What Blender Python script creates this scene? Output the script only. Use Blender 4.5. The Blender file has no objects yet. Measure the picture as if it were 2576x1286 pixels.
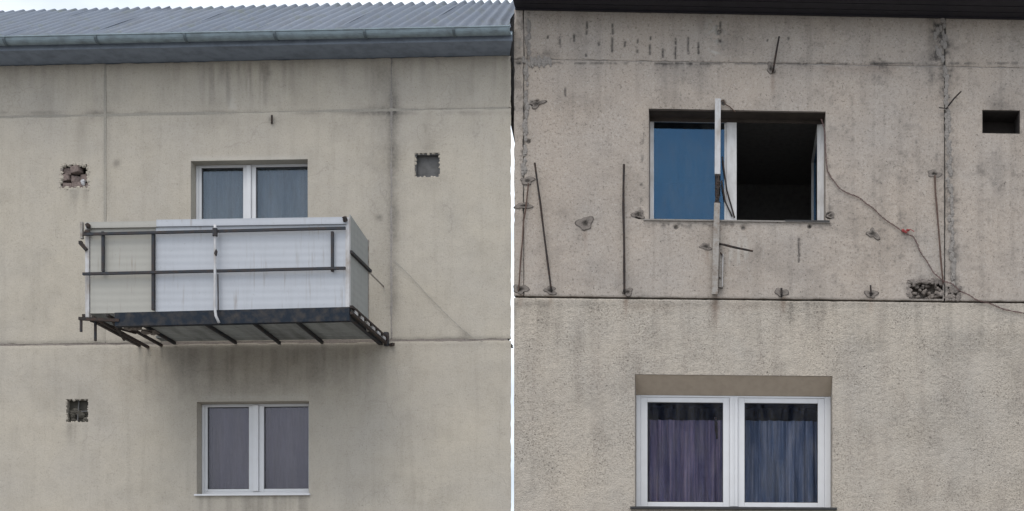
import bpy, math, random
import numpy as np
from mathutils import Matrix, Vector

# ------------------------------------------------------------------ camera
S = 0.0044            # metres per layout unit on the facade plane
D = 14.0              # camera distance to the facades
CX, CZ = 2.8, 1.6     # camera position
YH = 1780.0           # layout row of the horizon
W_M = 2576 * S
scene = bpy.context.scene
cam_d = bpy.data.cameras.new('camera')
cam = bpy.data.objects.new('camera', cam_d)
scene.collection.objects.link(cam)
cam.location = (CX, -D, CZ)
cam.rotation_euler = (math.radians(90), 0, 0)
cam_d.sensor_width = 36
cam_d.lens = 36 * D / W_M
cam_d.shift_x = -CX / W_M
cam_d.shift_y = (YH - 643) * S / W_M
cam_d.clip_end = 2000
scene.camera = cam

# ------------------------------------------------------------------ sky, sun, exposure
SUN_EL, SUN_AZ = 64.0, 195.0      # degrees; azimuth clockwise from +Y
world = bpy.data.worlds.new('World'); scene.world = world
world.use_nodes = True
nt = world.node_tree; nt.nodes.clear()
sky = nt.nodes.new('ShaderNodeTexSky'); sky.sky_type = 'NISHITA'; sky.sun_disc = False
sky.sun_elevation = math.radians(SUN_EL); sky.sun_rotation = math.radians(SUN_AZ)
sky.air_density = 1.0; sky.dust_density = 4.0; sky.ozone_density = 1.0
mixn = nt.nodes.new('ShaderNodeMix'); mixn.data_type = 'RGBA'
mixn.inputs['Factor'].default_value = 0.62          # high thin overcast in front of the blue
mixn.inputs['B'].default_value = (8.6, 9.0, 9.5, 1)
tcw = nt.nodes.new('ShaderNodeTexCoord')
cn = nt.nodes.new('ShaderNodeTexNoise'); cn.inputs['Scale'].default_value = 4.5; cn.inputs['Detail'].default_value = 5
mpw = nt.nodes.new('ShaderNodeMapping'); mpw.inputs['Scale'].default_value = (1, 1, 2.2)
nt.links.new(tcw.outputs['Generated'], mpw.inputs['Vector']); nt.links.new(mpw.outputs[0], cn.inputs['Vector'])
cr = nt.nodes.new('ShaderNodeMapRange'); cr.inputs[1].default_value = 0.36; cr.inputs[2].default_value = 0.64
cr.inputs[3].default_value = 0.40; cr.inputs[4].default_value = 0.86
nt.links.new(cn.outputs['Fac'], cr.inputs[0]); nt.links.new(cr.outputs[0], mixn.inputs['Factor'])
bg = nt.nodes.new('ShaderNodeBackground'); bg.inputs['Strength'].default_value = 0.12
wo = nt.nodes.new('ShaderNodeOutputWorld')
nt.links.new(sky.outputs[0], mixn.inputs['A'])
nt.links.new(mixn.outputs['Result'], bg.inputs['Color'])
nt.links.new(bg.outputs[0], wo.inputs['Surface'])
sun_d = bpy.data.lights.new('sun', 'SUN'); sun_d.energy = 1.0
sun_d.angle = math.radians(35); sun_d.color = (1.0, 0.96, 0.9)
sun = bpy.data.objects.new('sun', sun_d); scene.collection.objects.link(sun)
el, az = math.radians(SUN_EL), math.radians(SUN_AZ)
sdir = Vector((math.sin(az) * math.cos(el), math.cos(az) * math.cos(el), math.sin(el)))
sun.rotation_euler = sdir.to_track_quat('Z', 'Y').to_euler()
sun.location = (0, -30, 40)
vs = scene.view_settings
vs.view_transform = 'Standard'; vs.look = 'None'; vs.gamma = 1.0
vs.use_curve_mapping = False; vs.exposure = 0.50

random.seed(5)
RNG = np.random.default_rng(7)

# ------------------------------------------------------------------ numpy value noise
def vnoise(x, y, seed=0):
    r = np.random.default_rng(seed).random((256, 256))
    xi = np.floor(x).astype(int); yi = np.floor(y).astype(int)
    fx = x - xi; fy = y - yi
    fx = fx * fx * (3 - 2 * fx); fy = fy * fy * (3 - 2 * fy)
    a = r[xi % 256, yi % 256]; b = r[(xi + 1) % 256, yi % 256]
    c = r[xi % 256, (yi + 1) % 256]; d = r[(xi + 1) % 256, (yi + 1) % 256]
    return (a * (1 - fx) + b * fx) * (1 - fy) + (c * (1 - fx) + d * fx) * fy

def fbm(x, y, seed=0, o=4):
    s = 0; a = 0.5; t = 0
    for k in range(o):
        s = s + a * vnoise(x * 2 ** k + 13.7 * k, y * 2 ** k + 7.1 * k, seed + k); t += a; a *= 0.55
    return s / t

def sm(a, b, x):
    t = np.clip((x - a) / (b - a), 0, 1)
    return t * t * (3 - 2 * t)

def gs(x, c, w):
    return np.exp(-((x - c) / w) ** 2)

# ------------------------------------------------------------------ materials
def new_mat(name):
    m = bpy.data.materials.new(name); m.use_nodes = True
    n = m.node_tree; n.nodes.clear()
    out = n.nodes.new('ShaderNodeOutputMaterial')
    return m, n, out

class NB:
    def __init__(s, n): s.n = n
    def node(s, t, **k):
        q = s.n.nodes.new(t)
        for a, v in k.items(): setattr(q, a, v)
        return q
    def link(s, a, b): s.n.links.new(a, b)
    def coord(s): return s.node('ShaderNodeTexCoord').outputs['Object']
    def mapping(s, vec, scale):
        q = s.node('ShaderNodeMapping'); q.inputs['Scale'].default_value = scale
        s.link(vec, q.inputs['Vector']); return q.outputs[0]
    def noise(s, vec, sc, det=4, rough=0.55):
        q = s.node('ShaderNodeTexNoise'); q.inputs['Scale'].default_value = sc
        q.inputs['Detail'].default_value = det; q.inputs['Roughness'].default_value = rough
        s.link(vec, q.inputs['Vector']); return q.outputs['Fac']
    def voro(s, vec, sc, feat='F1'):
        q = s.node('ShaderNodeTexVoronoi', feature=feat); q.inputs['Scale'].default_value = sc
        s.link(vec, q.inputs['Vector']); return q.outputs['Distance']
    def ramp(s, f, a, b, ca=0.0, cb=1.0):
        q = s.node('ShaderNodeMapRange'); q.clamp = True
        for i, v in zip((1, 2, 3, 4), (a, b, ca, cb)): q.inputs[i].default_value = v
        s.link(f, q.inputs[0]); return q.outputs[0]
    def mix(s, f, a, b, mode='MIX'):
        q = s.node('ShaderNodeMix', data_type='RGBA', blend_type=mode)
        for k, v in (('Factor', f), ('A', a), ('B', b)):
            if isinstance(v, (int, float)): q.inputs[k].default_value = v
            elif isinstance(v, tuple): q.inputs[k].default_value = (*v, 1)
            else: s.link(v, q.inputs[k])
        return q.outputs['Result']
    def math(s, op, a, b):
        q = s.node('ShaderNodeMath', operation=op)
        for i, v in enumerate((a, b)):
            if isinstance(v, (int, float)): q.inputs[i].default_value = v
            else: s.link(v, q.inputs[i])
        return q.outputs[0]
    def attr(s, name):
        return s.node('ShaderNodeAttribute', attribute_name=name).outputs['Fac']
    def bump(s, h, strength, dist):
        q = s.node('ShaderNodeBump'); q.inputs['Strength'].default_value = strength
        q.inputs['Distance'].default_value = dist; s.link(h, q.inputs['Height']); return q.outputs[0]
    def bsdf(s, out, col, rough=0.9, bump=None, metal=0.0, spec=0.3):
        q = s.node('ShaderNodeBsdfPrincipled')
        for k, v in (('Base Color', col), ('Roughness', rough), ('Metallic', metal), ('Specular IOR Level', spec)):
            if isinstance(v, tuple): q.inputs[k].default_value = (*v, 1)
            elif isinstance(v, (int, float)): q.inputs[k].default_value = v
            else: s.link(v, q.inputs[k])
        if bump is not None: s.link(bump, q.inputs['Normal'])
        s.link(q.outputs[0], out.inputs['Surface']); return q

def wall_mat(name, ca, cb, grain, bumpd, pit=0.0, dirt_shade_col=(0.055, 0.052, 0.05), streak=0.25, grit=0.0, crack=0.0):
    m, n, out = new_mat(name); b = NB(n); v = b.coord()
    big = b.noise(v, 0.9, 5, 0.6)
    mid = b.noise(v, 5.0, 5, 0.6)
    fine = b.noise(v, 75.0, 3, 0.7)
    st = b.noise(b.mapping(v, (7, 7, 0.55)), 1.6, 4, 0.6)
    col = b.mix(b.ramp(big, 0.35, 0.65), ca, cb)
    col = b.mix(b.math('MULTIPLY', b.ramp(mid, 0.42, 0.75), 0.45), col, tuple(c * 0.78 for c in ca))
    col = b.mix(b.math('MULTIPLY', b.ramp(st, 0.5, 0.74), streak), col, tuple(c * 0.55 for c in ca))
    col = b.mix(b.ramp(fine, 0.25, 0.8, 1 - grain, 1 + grain * 0.6), (0, 0, 0), col) if False else \
        b.mix(b.math('MULTIPLY', b.ramp(fine, 0.48, 0.75), grain), col, tuple(c * 0.35 for c in ca))
    if grit:
        g4 = b.noise(v, 36.0, 2, 0.6)
        col = b.mix(b.math('MULTIPLY', b.ramp(g4, 0.58, 0.70), grit), col, (0.10, 0.085, 0.075))
        col = b.mix(b.math('MULTIPLY', b.ramp(g4, 0.42, 0.30), grit * .7), col, (0.52, 0.49, 0.46))
    if pit:
        vo = b.voro(v, 17.0)
        pm = b.math('MULTIPLY', b.ramp(vo, 0.05, 0.13, 1, 0), b.ramp(b.noise(v, 2.3, 3), 0.44, 0.6))
        vo2 = b.voro(v, 48.0)
        pm2 = b.math('MULTIPLY', b.ramp(vo2, 0.09, 0.2, 1, 0), b.ramp(b.noise(v, 6.0, 3), 0.48, 0.62))
        pits = b.math('MULTIPLY', b.math('MAXIMUM', pm, pm2), pit)
        col = b.mix(pits, col, (0.05, 0.042, 0.036))
    if crack:
        wv = b.node('ShaderNodeVectorMath', operation='ADD'); nv = b.node('ShaderNodeTexNoise'); nv.inputs['Scale'].default_value = 3.0; nv.inputs['Detail'].default_value = 5
        b.link(v, nv.inputs['Vector']); sc = b.node('ShaderNodeVectorMath', operation='SCALE'); sc.inputs['Scale'].default_value = 0.5
        b.link(nv.outputs['Color'], sc.inputs[0]); b.link(v, wv.inputs[0]); b.link(sc.outputs[0], wv.inputs[1])
        ed = b.voro(wv.outputs[0], 0.75, 'DISTANCE_TO_EDGE')
        cm = b.math('MULTIPLY', b.ramp(ed, 0.001, 0.006, crack, 0), b.ramp(b.noise(v, 0.9, 3), 0.47, 0.58))
        col = b.mix(cm, col, (0.12, 0.11, 0.10))
    rust = b.attr('rust')
    col = b.mix(rust, col, (0.14, 0.075, 0.045))
    pale = b.attr('pale')
    col = b.mix(pale, col, (0.52, 0.51, 0.48))
    dn = b.math('MULTIPLY', b.attr('dirt_shade'), b.ramp(b.noise(v, 28.0, 4, 0.7), 0.25, 0.65, 0.55, 1.15))
    dq = b.node('ShaderNodeClamp'); b.link(dn, dq.inputs[0])
    col = b.mix(dq.outputs[0], col, dirt_shade_col)
    h = b.math('ADD', b.math('MULTIPLY', fine, 0.7), b.math('MULTIPLY', b.noise(v, 22, 4), 0.6))
    if pit: h = b.math('SUBTRACT', h, b.math('MULTIPLY', pits, 0.8))
    b.bsdf(out, col, 0.94, b.bump(h, 0.7, bumpd), spec=0.2)
    return m

def roughcast_mat(name, ca, cb):
    m, n, out = new_mat(name); b = NB(n); v = b.coord()
    big = b.noise(v, 1.1, 5, 0.6)
    g1 = b.noise(v, 55.0, 4, 0.75)
    g2 = b.voro(v, 75.0)
    g3 = b.noise(v, 24.0, 4, 0.7)
    col = b.mix(b.ramp(big, 0.35, 0.65), ca, cb)
    dens = b.ramp(b.noise(v, 1.9, 5, 0.65), 0.36, 0.64, 0.08, 0.95)
    tone = b.noise(b.mapping(v, (4, 4, 0.7)), 1.5, 5, 0.65)
    col = b.mix(b.ramp(tone, 0.48, 0.72, 0, 0.45), col, (0.27, 0.235, 0.205))
    col = b.mix(b.math('MULTIPLY', b.ramp(g1, 0.5, 0.66), b.math('MULTIPLY', dens, 0.75)), col, (0.075, 0.065, 0.055))
    col = b.mix(b.math('MULTIPLY', b.ramp(g3, 0.58, 0.72), b.math('MULTIPLY', dens, 0.6)), col, (0.10, 0.085, 0.072))
    g4 = b.noise(v, 40.0, 5, 0.8)
    col = b.mix(b.math('MULTIPLY', b.ramp(g4, 0.545, 0.63), b.math('MULTIPLY', dens, 0.9)), col, (0.07, 0.06, 0.052))
    vp = b.voro(v, 13.0)
    col = b.mix(b.math('MULTIPLY', b.ramp(vp, 0.07, 0.14, 0.85, 0), dens), col, (0.06, 0.05, 0.045))
    col = b.mix(b.ramp(g4, 0.30, 0.40, 0.6, 0), col, (0.64, 0.61, 0.56))
    col = b.mix(b.ramp(g1, 0.22, 0.38, 0.45, 0), col, (0.62, 0.59, 0.54))
    dq = b.node('ShaderNodeClamp')
    b.link(b.math('MULTIPLY', b.attr('dirt_shade'), b.ramp(g3, 0.3, 0.65, 0.6, 1.15)), dq.inputs[0])
    col = b.mix(dq.outputs[0], col, (0.07, 0.064, 0.056))
    col = b.mix(b.attr('rust'), col, (0.2, 0.13, 0.09))
    h = b.math('ADD', b.math('MULTIPLY', g1, 1.0), b.math('MULTIPLY', g2, -0.6))
    h = b.math('ADD', h, b.math('MULTIPLY', g3, 0.9))
    b.bsdf(out, col, 0.95, b.bump(h, 0.8, 0.008), spec=0.2)
    return m

def simple_mat(name, col, rough=0.6, metal=0.0, var=0.25, scale=18.0, dark=None, bumpd=0.001, stretch=(1, 1, 1), spec=0.4):
    m, n, out = new_mat(name); b = NB(n); v = b.mapping(b.coord(), stretch)
    f = b.noise(v, scale, 4, 0.6)
    dk = dark or tuple(c * 0.5 for c in col)
    c = b.mix(b.math('MULTIPLY', b.ramp(f, 0.42, 0.72), var * 2), col, dk)
    b.bsdf(out, c, rough, b.bump(b.noise(v, scale * 4, 3), 0.4, bumpd), metal, spec)
    return m

def panel_mat(name, col, dirt_shade):
    m, n, out = new_mat(name); b = NB(n); v = b.coord()
    st = b.noise(b.mapping(v, (10, 10, 0.8)), 1.5, 4, 0.6)
    sp = b.noise(v, 3.0, 5, 0.65)
    w = b.node('ShaderNodeTexWave', bands_direction='Z'); w.inputs['Scale'].default_value = 4.2
    w.inputs['Distortion'].default_value = 0.15
    b.link(v, w.inputs['Vector'])
    c = b.mix(b.math('MULTIPLY', b.ramp(st, 0.5, 0.75), 0.3), col, dirt_shade)
    c = b.mix(b.math('MULTIPLY', b.ramp(sp, 0.5, 0.75), 0.25), c, dirt_shade)
    st2 = b.noise(b.mapping(v, (22, 22, 1.2)), 1.5, 4, 0.65)
    c = b.mix(b.math('MULTIPLY', b.ramp(st2, 0.57, 0.72), b.ramp(b.noise(v, 1.8, 3), 0.42, 0.6, 0, 0.55)), c, (0.20, 0.165, 0.13))
    c = b.mix(b.ramp(b.noise(v, 30.0, 4, 0.7), 0.62, 0.76, 0, 0.4), c, (0.15, 0.14, 0.13))
    b.bsdf(out, c, 0.55, b.bump(b.math('ADD', b.math('MULTIPLY', w.outputs['Fac'], 0.3), b.noise(v, 4.0, 3)), 0.3, 0.012), spec=0.35)
    return m

def glass_mat(name, refl, tint, trans, fk=0.6):
    m, n, out = new_mat(name); b = NB(n)
    v = b.coord()
    g = b.node('ShaderNodeBsdfGlossy'); g.inputs['Roughness'].default_value = 0.02
    g.inputs['Color'].default_value = (*tint, 1)
    b.link(b.bump(b.noise(v, 1.3, 2), 0.12, 0.02), g.inputs['Normal'])
    t = b.node('ShaderNodeBsdfTransparent'); t.inputs['Color'].default_value = (*trans, 1)
    mx = b.node('ShaderNodeMixShader')
    lw = b.node('ShaderNodeFresnel'); lw.inputs['IOR'].default_value = 1.5
    f = b.math('ADD', b.math('MULTIPLY', lw.outputs[0], fk), refl)
    b.link(f, mx.inputs[0]); b.link(t.outputs[0], mx.inputs[1]); b.link(g.outputs[0], mx.inputs[2])
    df = b.node('ShaderNodeBsdfDiffuse'); df.inputs['Color'].default_value = (0.3, 0.29, 0.27, 1)
    dr = b.noise(b.mapping(v, (1, 1, 0.25)), 9.0, 5, 0.65); sp = b.noise(v, 60.0, 2, 0.5)
    dm = b.math('ADD', b.ramp(dr, 0.42, 0.75, 0.0, 0.09), b.ramp(sp, 0.66, 0.74, 0.0, 0.10))
    m2 = b.node('ShaderNodeMixShader'); b.link(dm, m2.inputs[0]); b.link(mx.outputs[0], m2.inputs[1]); b.link(df.outputs[0], m2.inputs[2])
    b.link(m2.outputs[0], out.inputs['Surface'])
    return m

def curtain_mat(name, ca, cb):
    m, n, out = new_mat(name); b = NB(n); v = b.coord()
    s1 = b.noise(b.mapping(v, (1, 1, 0.025)), 45.0, 4, 0.7)
    s2 = b.noise(b.mapping(v, (1, 1, 0.12)), 8.0, 4, 0.6)
    c = b.mix(b.ramp(s1, 0.4, 0.68), ca, cb)
    c = b.mix(b.ramp(s2, 0.38, 0.62, 0, 0.8), c, tuple(x * 0.6 for x in ca))
    d = b.node('ShaderNodeBsdfDiffuse'); b.link(c, d.inputs['Color'])
    t = b.node('ShaderNodeBsdfTranslucent'); b.link(c, t.inputs['Color'])
    mx = b.node('ShaderNodeMixShader'); mx.inputs[0].default_value = 0.3
    b.link(d.outputs[0], mx.inputs[1]); b.link(t.outputs[0], mx.inputs[2])
    b.link(mx.outputs[0], out.inputs['Surface'])
    return m

M = {}
M['wall_l'] = wall_mat('cream_concrete', (0.45, 0.412, 0.346), (0.412, 0.384, 0.338), 0.3, 0.006, 0.35, streak=0.2, grit=0.16, crack=0.17)
M['wall_r'] = wall_mat('grey_concrete', (0.41, 0.358, 0.308), (0.38, 0.348, 0.317), 0.5, 0.008, 0.9, streak=0.15, grit=0.5)
M['rough_r'] = roughcast_mat('roughcast_render', (0.45, 0.405, 0.345), (0.41, 0.378, 0.335))
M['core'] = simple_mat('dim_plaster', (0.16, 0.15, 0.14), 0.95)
M['sealant'] = simple_mat('dark_joint', (0.05, 0.046, 0.042), 0.95, scale=30)
M['mortar'] = wall_mat('crumbled_mortar', (0.30, 0.28, 0.26), (0.25, 0.235, 0.22), 0.7, 0.012, 0.9)
M['mortar_l'] = wall_mat('grimy_joint_mortar', (0.35, 0.33, 0.285), (0.29, 0.275, 0.245), 0.4, 0.006)
M['patch'] = wall_mat('raw_mortar_patch', (0.27, 0.24, 0.215), (0.22, 0.195, 0.178), 0.6, 0.01, 0.6, dirt_shade_col=(0.02, 0.018, 0.016))
M['gouge'] = simple_mat('gouge_brown', (0.035, 0.028, 0.024), 0.95)
M['roof'] = simple_mat('weathered_roof_sheet', (0.165, 0.185, 0.215), 0.75, 0.0, 0.35, 6.0, (0.13, 0.145, 0.17), 0.002)
def roof_mat():
    m, n, out = new_mat('weathered_corrugated_sheet'); b = NB(n); v = b.coord()
    oi = b.node('ShaderNodeObjectInfo')
    c = b.mix(b.ramp(oi.outputs['Random'], 0, 1), (0.135, 0.16, 0.20), (0.165, 0.19, 0.232))
    c = b.mix(b.ramp(b.noise(b.mapping(v, (9, 1.2, 1.2)), 1.2, 4, 0.6), 0.45, 0.7, 0, 0.55), c, (0.115, 0.125, 0.14))
    c = b.mix(b.ramp(b.noise(v, 3.2, 5, 0.7), 0.54, 0.68, 0, 0.6), c, (0.13, 0.15, 0.13))
    c = b.mix(b.ramp(b.noise(v, 24.0, 3, 0.7), 0.58, 0.72, 0, 0.5), c, (0.24, 0.25, 0.26))
    b.bsdf(out, c, 0.8, b.bump(b.noise(v, 30, 3), 0.4, 0.004), spec=0.25); return m
M['roof'] = roof_mat()
M['gutter'] = simple_mat('zinc_gutter', (0.23, 0.295, 0.335), 0.6, 0.1, 0.45, 5.0, (0.13, 0.155, 0.17), stretch=(1.5, 1, 4))
M['gbracket'] = simple_mat('dark_bracket', (0.1, 0.13, 0.15), 0.6)
M['soffit_l'] = simple_mat('slate_soffit', (0.21, 0.25, 0.31), 0.8, 0, 0.3, 8)
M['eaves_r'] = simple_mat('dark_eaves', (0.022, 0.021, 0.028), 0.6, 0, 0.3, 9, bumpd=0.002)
M['pvc'] = simple_mat('white_plastic', (0.62, 0.63, 0.65), 0.4, 0, 0.12, 9.0, (0.5, 0.5, 0.5))
M['pvc_old'] = simple_mat('weathered_white_plastic', (0.62, 0.62, 0.62), 0.5, 0, 0.3, 12.0, (0.35, 0.33, 0.31), stretch=(1, 1, 0.4))
M['head'] = simple_mat('dark_shaded_lintel', (0.05, 0.04, 0.034), 0.9, 0, 0.35, 10)
M['plaster'] = simple_mat('tan_plaster', (0.40, 0.335, 0.265), 0.9, 0, 0.25, 12, (0.3, 0.25, 0.2))
M['glass_blue'] = glass_mat('sky_tinted_glass', 0.085, (0.22, 0.48, 0.80), (0.5, 0.55, 0.6))  # blue of the sky's reflection put into the glossy tint
M['glass_blue2'] = glass_mat('blue_tinged_glass', 0.0, (0.4, 0.5, 0.8), (0.88, 0.88, 0.9), 0.14)
M['glass'] = glass_mat('grey_glass', 0.04, (0.62, 0.74, 0.85), (0.8, 0.82, 0.84))
M['glass_v'] = glass_mat('faintly_violet_glass', 0.035, (0.72, 0.7, 0.78), (0.8, 0.8, 0.82))
M['curt_grey'] = curtain_mat('grey_curtain', (0.34, 0.365, 0.375), (0.38, 0.40, 0.41))
M['curt_violet'] = curtain_mat('violet_curtain', (0.26, 0.235, 0.27), (0.29, 0.265, 0.295))
M['curt_lace'] = curtain_mat('violet_lace', (0.17, 0.165, 0.28), (0.44, 0.35, 0.43))
M['curt_blue'] = curtain_mat('sky_reflection_lace', (0.13, 0.185, 0.29), (0.36, 0.40, 0.49))  # reflected sky blue put into the curtain colour
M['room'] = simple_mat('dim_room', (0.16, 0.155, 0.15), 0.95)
M['recess_shade'] = simple_mat('recess_shade', (0.035, 0.03, 0.028), 0.95)
M['sill'] = simple_mat('dark_sill', (0.03, 0.03, 0.032), 0.5)
M['white_panel'] = panel_mat('white_cladding', (0.41, 0.435, 0.475), (0.33, 0.345, 0.375))
M['grey_panel'] = panel_mat('grey_cladding', (0.355, 0.35, 0.32), (0.29, 0.285, 0.26))
M['side_panel'] = panel_mat('side_cladding', (0.28, 0.295, 0.29), (0.17, 0.175, 0.175))
M['steel_dark'] = simple_mat('dark_painted_steel', (0.032, 0.037, 0.045), 0.7, 0.0, 0.4, 20, (0.06, 0.04, 0.03), spec=0.25)
M['steel_navy'] = simple_mat('navy_beam', (0.018, 0.025, 0.036), 0.85, 0.0, 0.5, 9, (0.06, 0.055, 0.052), 0.004, spec=0.15)
M['deck'] = simple_mat('weathered_deck', (0.26, 0.275, 0.27), 0.85, 0, 0.45, 7, (0.13, 0.135, 0.13), stretch=(1, 0.2, 1))
M['steel_white'] = simple_mat('white_painted_steel', (0.47, 0.475, 0.49), 0.6, 0, 0.45, 12, (0.25, 0.22, 0.19), stretch=(1, 1, 0.4))
M['steel_grey'] = simple_mat('weathered_grey_steel', (0.30, 0.285, 0.265), 0.7, 0, 0.45, 22, (0.16, 0.12, 0.09))
M['rod_black'] = simple_mat('blackened_steel', (0.022, 0.02, 0.02), 0.85, 0, 0.5, 26, (0.06, 0.035, 0.025), 0.004)
M['rod_rust'] = simple_mat('rusty_steel', (0.11, 0.07, 0.055), 0.85, 0, 0.4, 40, (0.05, 0.035, 0.03))
M['wire_red'] = simple_mat('red_brown_wire', (0.11, 0.06, 0.055), 0.6, 0, 0.4, 30, (0.07, 0.05, 0.05))
M['red'] = simple_mat('red_tape', (0.28, 0.04, 0.04), 0.6)
M['wire_grey'] = simple_mat('grey_wire', (0.3, 0.29, 0.27), 0.7)
M['grille'] = simple_mat('grey_grille', (0.115, 0.115, 0.115), 0.8, 0, 0.35, 14)
M['vent_dark'] = simple_mat('sooty_vent', (0.075, 0.07, 0.058), 0.9, 0, 0.45, 16)
M['brick'] = simple_mat('sooty_brick', (0.21, 0.165, 0.15), 0.95, 0, 0.4, 30, (0.07, 0.055, 0.05), 0.004)
M['rubble'] = simple_mat('broken_concrete', (0.20, 0.175, 0.155), 0.95, 0, 0.5, 30, (0.06, 0.05, 0.045), 0.006)

# ------------------------------------------------------------------ frames of reference
class Building:
    def __init__(s, ox, yaw):
        s.ox = ox; s.a = math.radians(yaw)
        s.Mx = Matrix.Translation((ox, 0, 0)) @ Matrix.Rotation(s.a, 4, 'Z')
        s.inv = s.Mx.inverted()
    def at(s, px, py, d=0.0):
        """layout point -> local point on the plane d metres in front of the facade"""
        o = s.inv @ Vector((CX, -D, CZ))
        w = s.inv @ Vector(((px - 1288) * S, 0, CZ + (YH - py) * S))
        v = w - o
        t = (-d - o.y) / v.y
        return o + v * t
    def u(s, px, py=643, d=0.0): return s.at(px, py, d).x
    def z(s, py, px, d=0.0): return s.at(px, py, d).z
    def project(s, u, y, z):
        c, k = math.cos(s.a), math.sin(s.a)
        X = s.ox + c * u - k * y; Y = k * u + c * y
        f = D / (Y + D)
        return (CX + (X - CX) * f) / S + 1288, YH - (z - CZ) * f / S

LB = Building(-0.009, -2.2)
RB = Building(0.018, 2.0)

OFF = {}
def empty(name, B, loc, label, cat, group=None):
    o = bpy.data.objects.new(name, None); scene.collection.objects.link(o)
    o.location = B.Mx @ Vector(loc); o.rotation_euler = (0, 0, B.a)
    o.empty_display_size = 0.2
    OFF[o.name] = Vector(loc)
    o['label'] = label; o['category'] = cat
    if group: o['group'] = group
    return o

def mesh_obj(name, me, mat, parent):
    o = bpy.data.objects.new(name, me); scene.collection.objects.link(o)
    if mat is not None: me.materials.append(mat)
    if parent is not None: o.parent = parent
    return o

def root_off(parent):
    while parent is not None:
        if parent.name in OFF: return OFF[parent.name]
        parent = parent.parent
    return Vector((0, 0, 0))

class MB:
    """collects simple solids in building-local coordinates; build() links them as one mesh"""
    def __init__(s): s.v = []; s.f = []
    def box(s, x0, x1, y0, y1, z0, z1):
        n = len(s.v)
        s.v += [(x, y, z) for z in (z0, z1) for y in (y0, y1) for x in (x0, x1)]
        s.f += [tuple(n + i for i in q) for q in
                ((0, 2, 3, 1), (4, 5, 7, 6), (0, 1, 5, 4), (2, 6, 7, 3), (0, 4, 6, 2), (1, 3, 7, 5))]
        return s
    def prism(s, quad, vec):
        """polygon (list of points) extruded by vec"""
        n = len(s.v); k = len(quad); vec = Vector(vec)
        s.v += [tuple(q) for q in quad] + [tuple(Vector(q) + vec) for q in quad]
        s.f += [tuple(range(n + k - 1, n - 1, -1)), tuple(range(n + k, n + 2 * k))]
        for i in range(k):
            j = (i + 1) % k
            s.f.append((n + i, n + j, n + k + j, n + k + i))
        return s
    def bar(s, a, b, w, h=None, up=(0, 0, 1)):
        """square bar from a to b"""
        a = Vector(a); b = Vector(b); h = h or w
        t = (b - a).normalized(); upv = Vector(up)
        if abs(t.dot(upv)) > 0.95: upv = Vector((0, -1, 0))
        x = t.cross(upv).normalized(); y = x.cross(t)
        q = [a + x * w / 2 * i + y * h / 2 * j for i, j in ((-1, -1), (1, -1), (1, 1), (-1, 1))]
        return s.prism(q, b - a)
    def tube(s, pts, r, n=8):
        pts = [Vector(p) for p in pts]; rings = []
        rr = r if isinstance(r, (list, tuple)) else [r] * len(pts)
        for i, p in enumerate(pts):
            t = (pts[min(i + 1, len(pts) - 1)] - pts[max(i - 1, 0)]).normalized()
            ref = Vector((0, -1, 0)) if abs(t.y) < 0.9 else Vector((0, 0, 1))
            x = t.cross(ref).normalized(); y = x.cross(t)
            b = len(s.v)
            s.v += [tuple(p + (x * math.cos(2 * math.pi * k / n) + y * math.sin(2 * math.pi * k / n)) * rr[i]) for k in range(n)]
            rings.append(b)
        for a, b in zip(rings, rings[1:]):
            for k in range(n):
                s.f.append((a + k, a + (k + 1) % n, b + (k + 1) % n, b + k))
        s.f.append(tuple(rings[0] + k for k in range(n - 1, -1, -1)))
        s.f.append(tuple(rings[-1] + k for k in range(n)))
        return s
    def lump(s, c, r, seed, squash=(1, 1, 1), n=7, m=5):
        rg = random.Random(seed); b = len(s.v); c = Vector(c)
        s.v.append(tuple(c + Vector((0, 0, r * squash[2]))))
        for i in range(1, m):
            th = math.pi * i / m
            for k in range(n):
                ph = 2 * math.pi * (k + 0.5 * (i % 2)) / n
                q = r * rg.uniform(0.72, 1.2)
                s.v.append(tuple(c + Vector((q * math.sin(th) * math.cos(ph) * squash[0], q * math.sin(th) * math.sin(ph) * squash[1], q * math.cos(th) * squash[2]))))
        s.v.append(tuple(c - Vector((0, 0, r * squash[2]))))
        for k in range(n):
            s.f.append((b, b + 1 + k, b + 1 + (k + 1) % n))
            e = b + 1 + (m - 2) * n
            s.f.append((e + (k + 1) % n, e + k, b + 1 + (m - 1) * n))
        for i in range(m - 2):
            p = b + 1 + i * n
            for k in range(n):
                s.f.append((p + k, p + n + k, p + n + (k + 1) % n, p + (k + 1) % n))
        return s
    def build(s, name, mat, parent, smooth=False, bevel=0.0):
        off = root_off(parent)
        me = bpy.data.meshes.new(name)
        me.from_pydata([(a - off.x, b - off.y, c - off.z) for a, b, c in s.v], [], s.f)
        me.validate(); me.update()
        if smooth: me.shade_smooth()
        o = mesh_obj(name, me, mat, parent)
        if bevel:
            md = o.modifiers.new('bevel', 'BEVEL'); md.width = bevel; md.segments = 2; md.limit_method = 'ANGLE'
        return o

def single(name, mb, mat, B, loc, label, cat, group=None, smooth=False):
    """a thing that is one mesh, its origin at loc"""
    loc = Vector(loc)
    me = bpy.data.meshes.new(name)
    me.from_pydata([(a - loc.x, b - loc.y, c - loc.z) for a, b, c in mb.v], [], mb.f)
    me.validate(); me.update()
    if smooth: me.shade_smooth()
    o = mesh_obj(name, me, mat, None)
    o.location = B.Mx @ loc; o.rotation_euler = (0, 0, B.a)
    OFF[o.name] = loc
    o['label'] = label; o['category'] = cat
    if group: o['group'] = group
    return o

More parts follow.
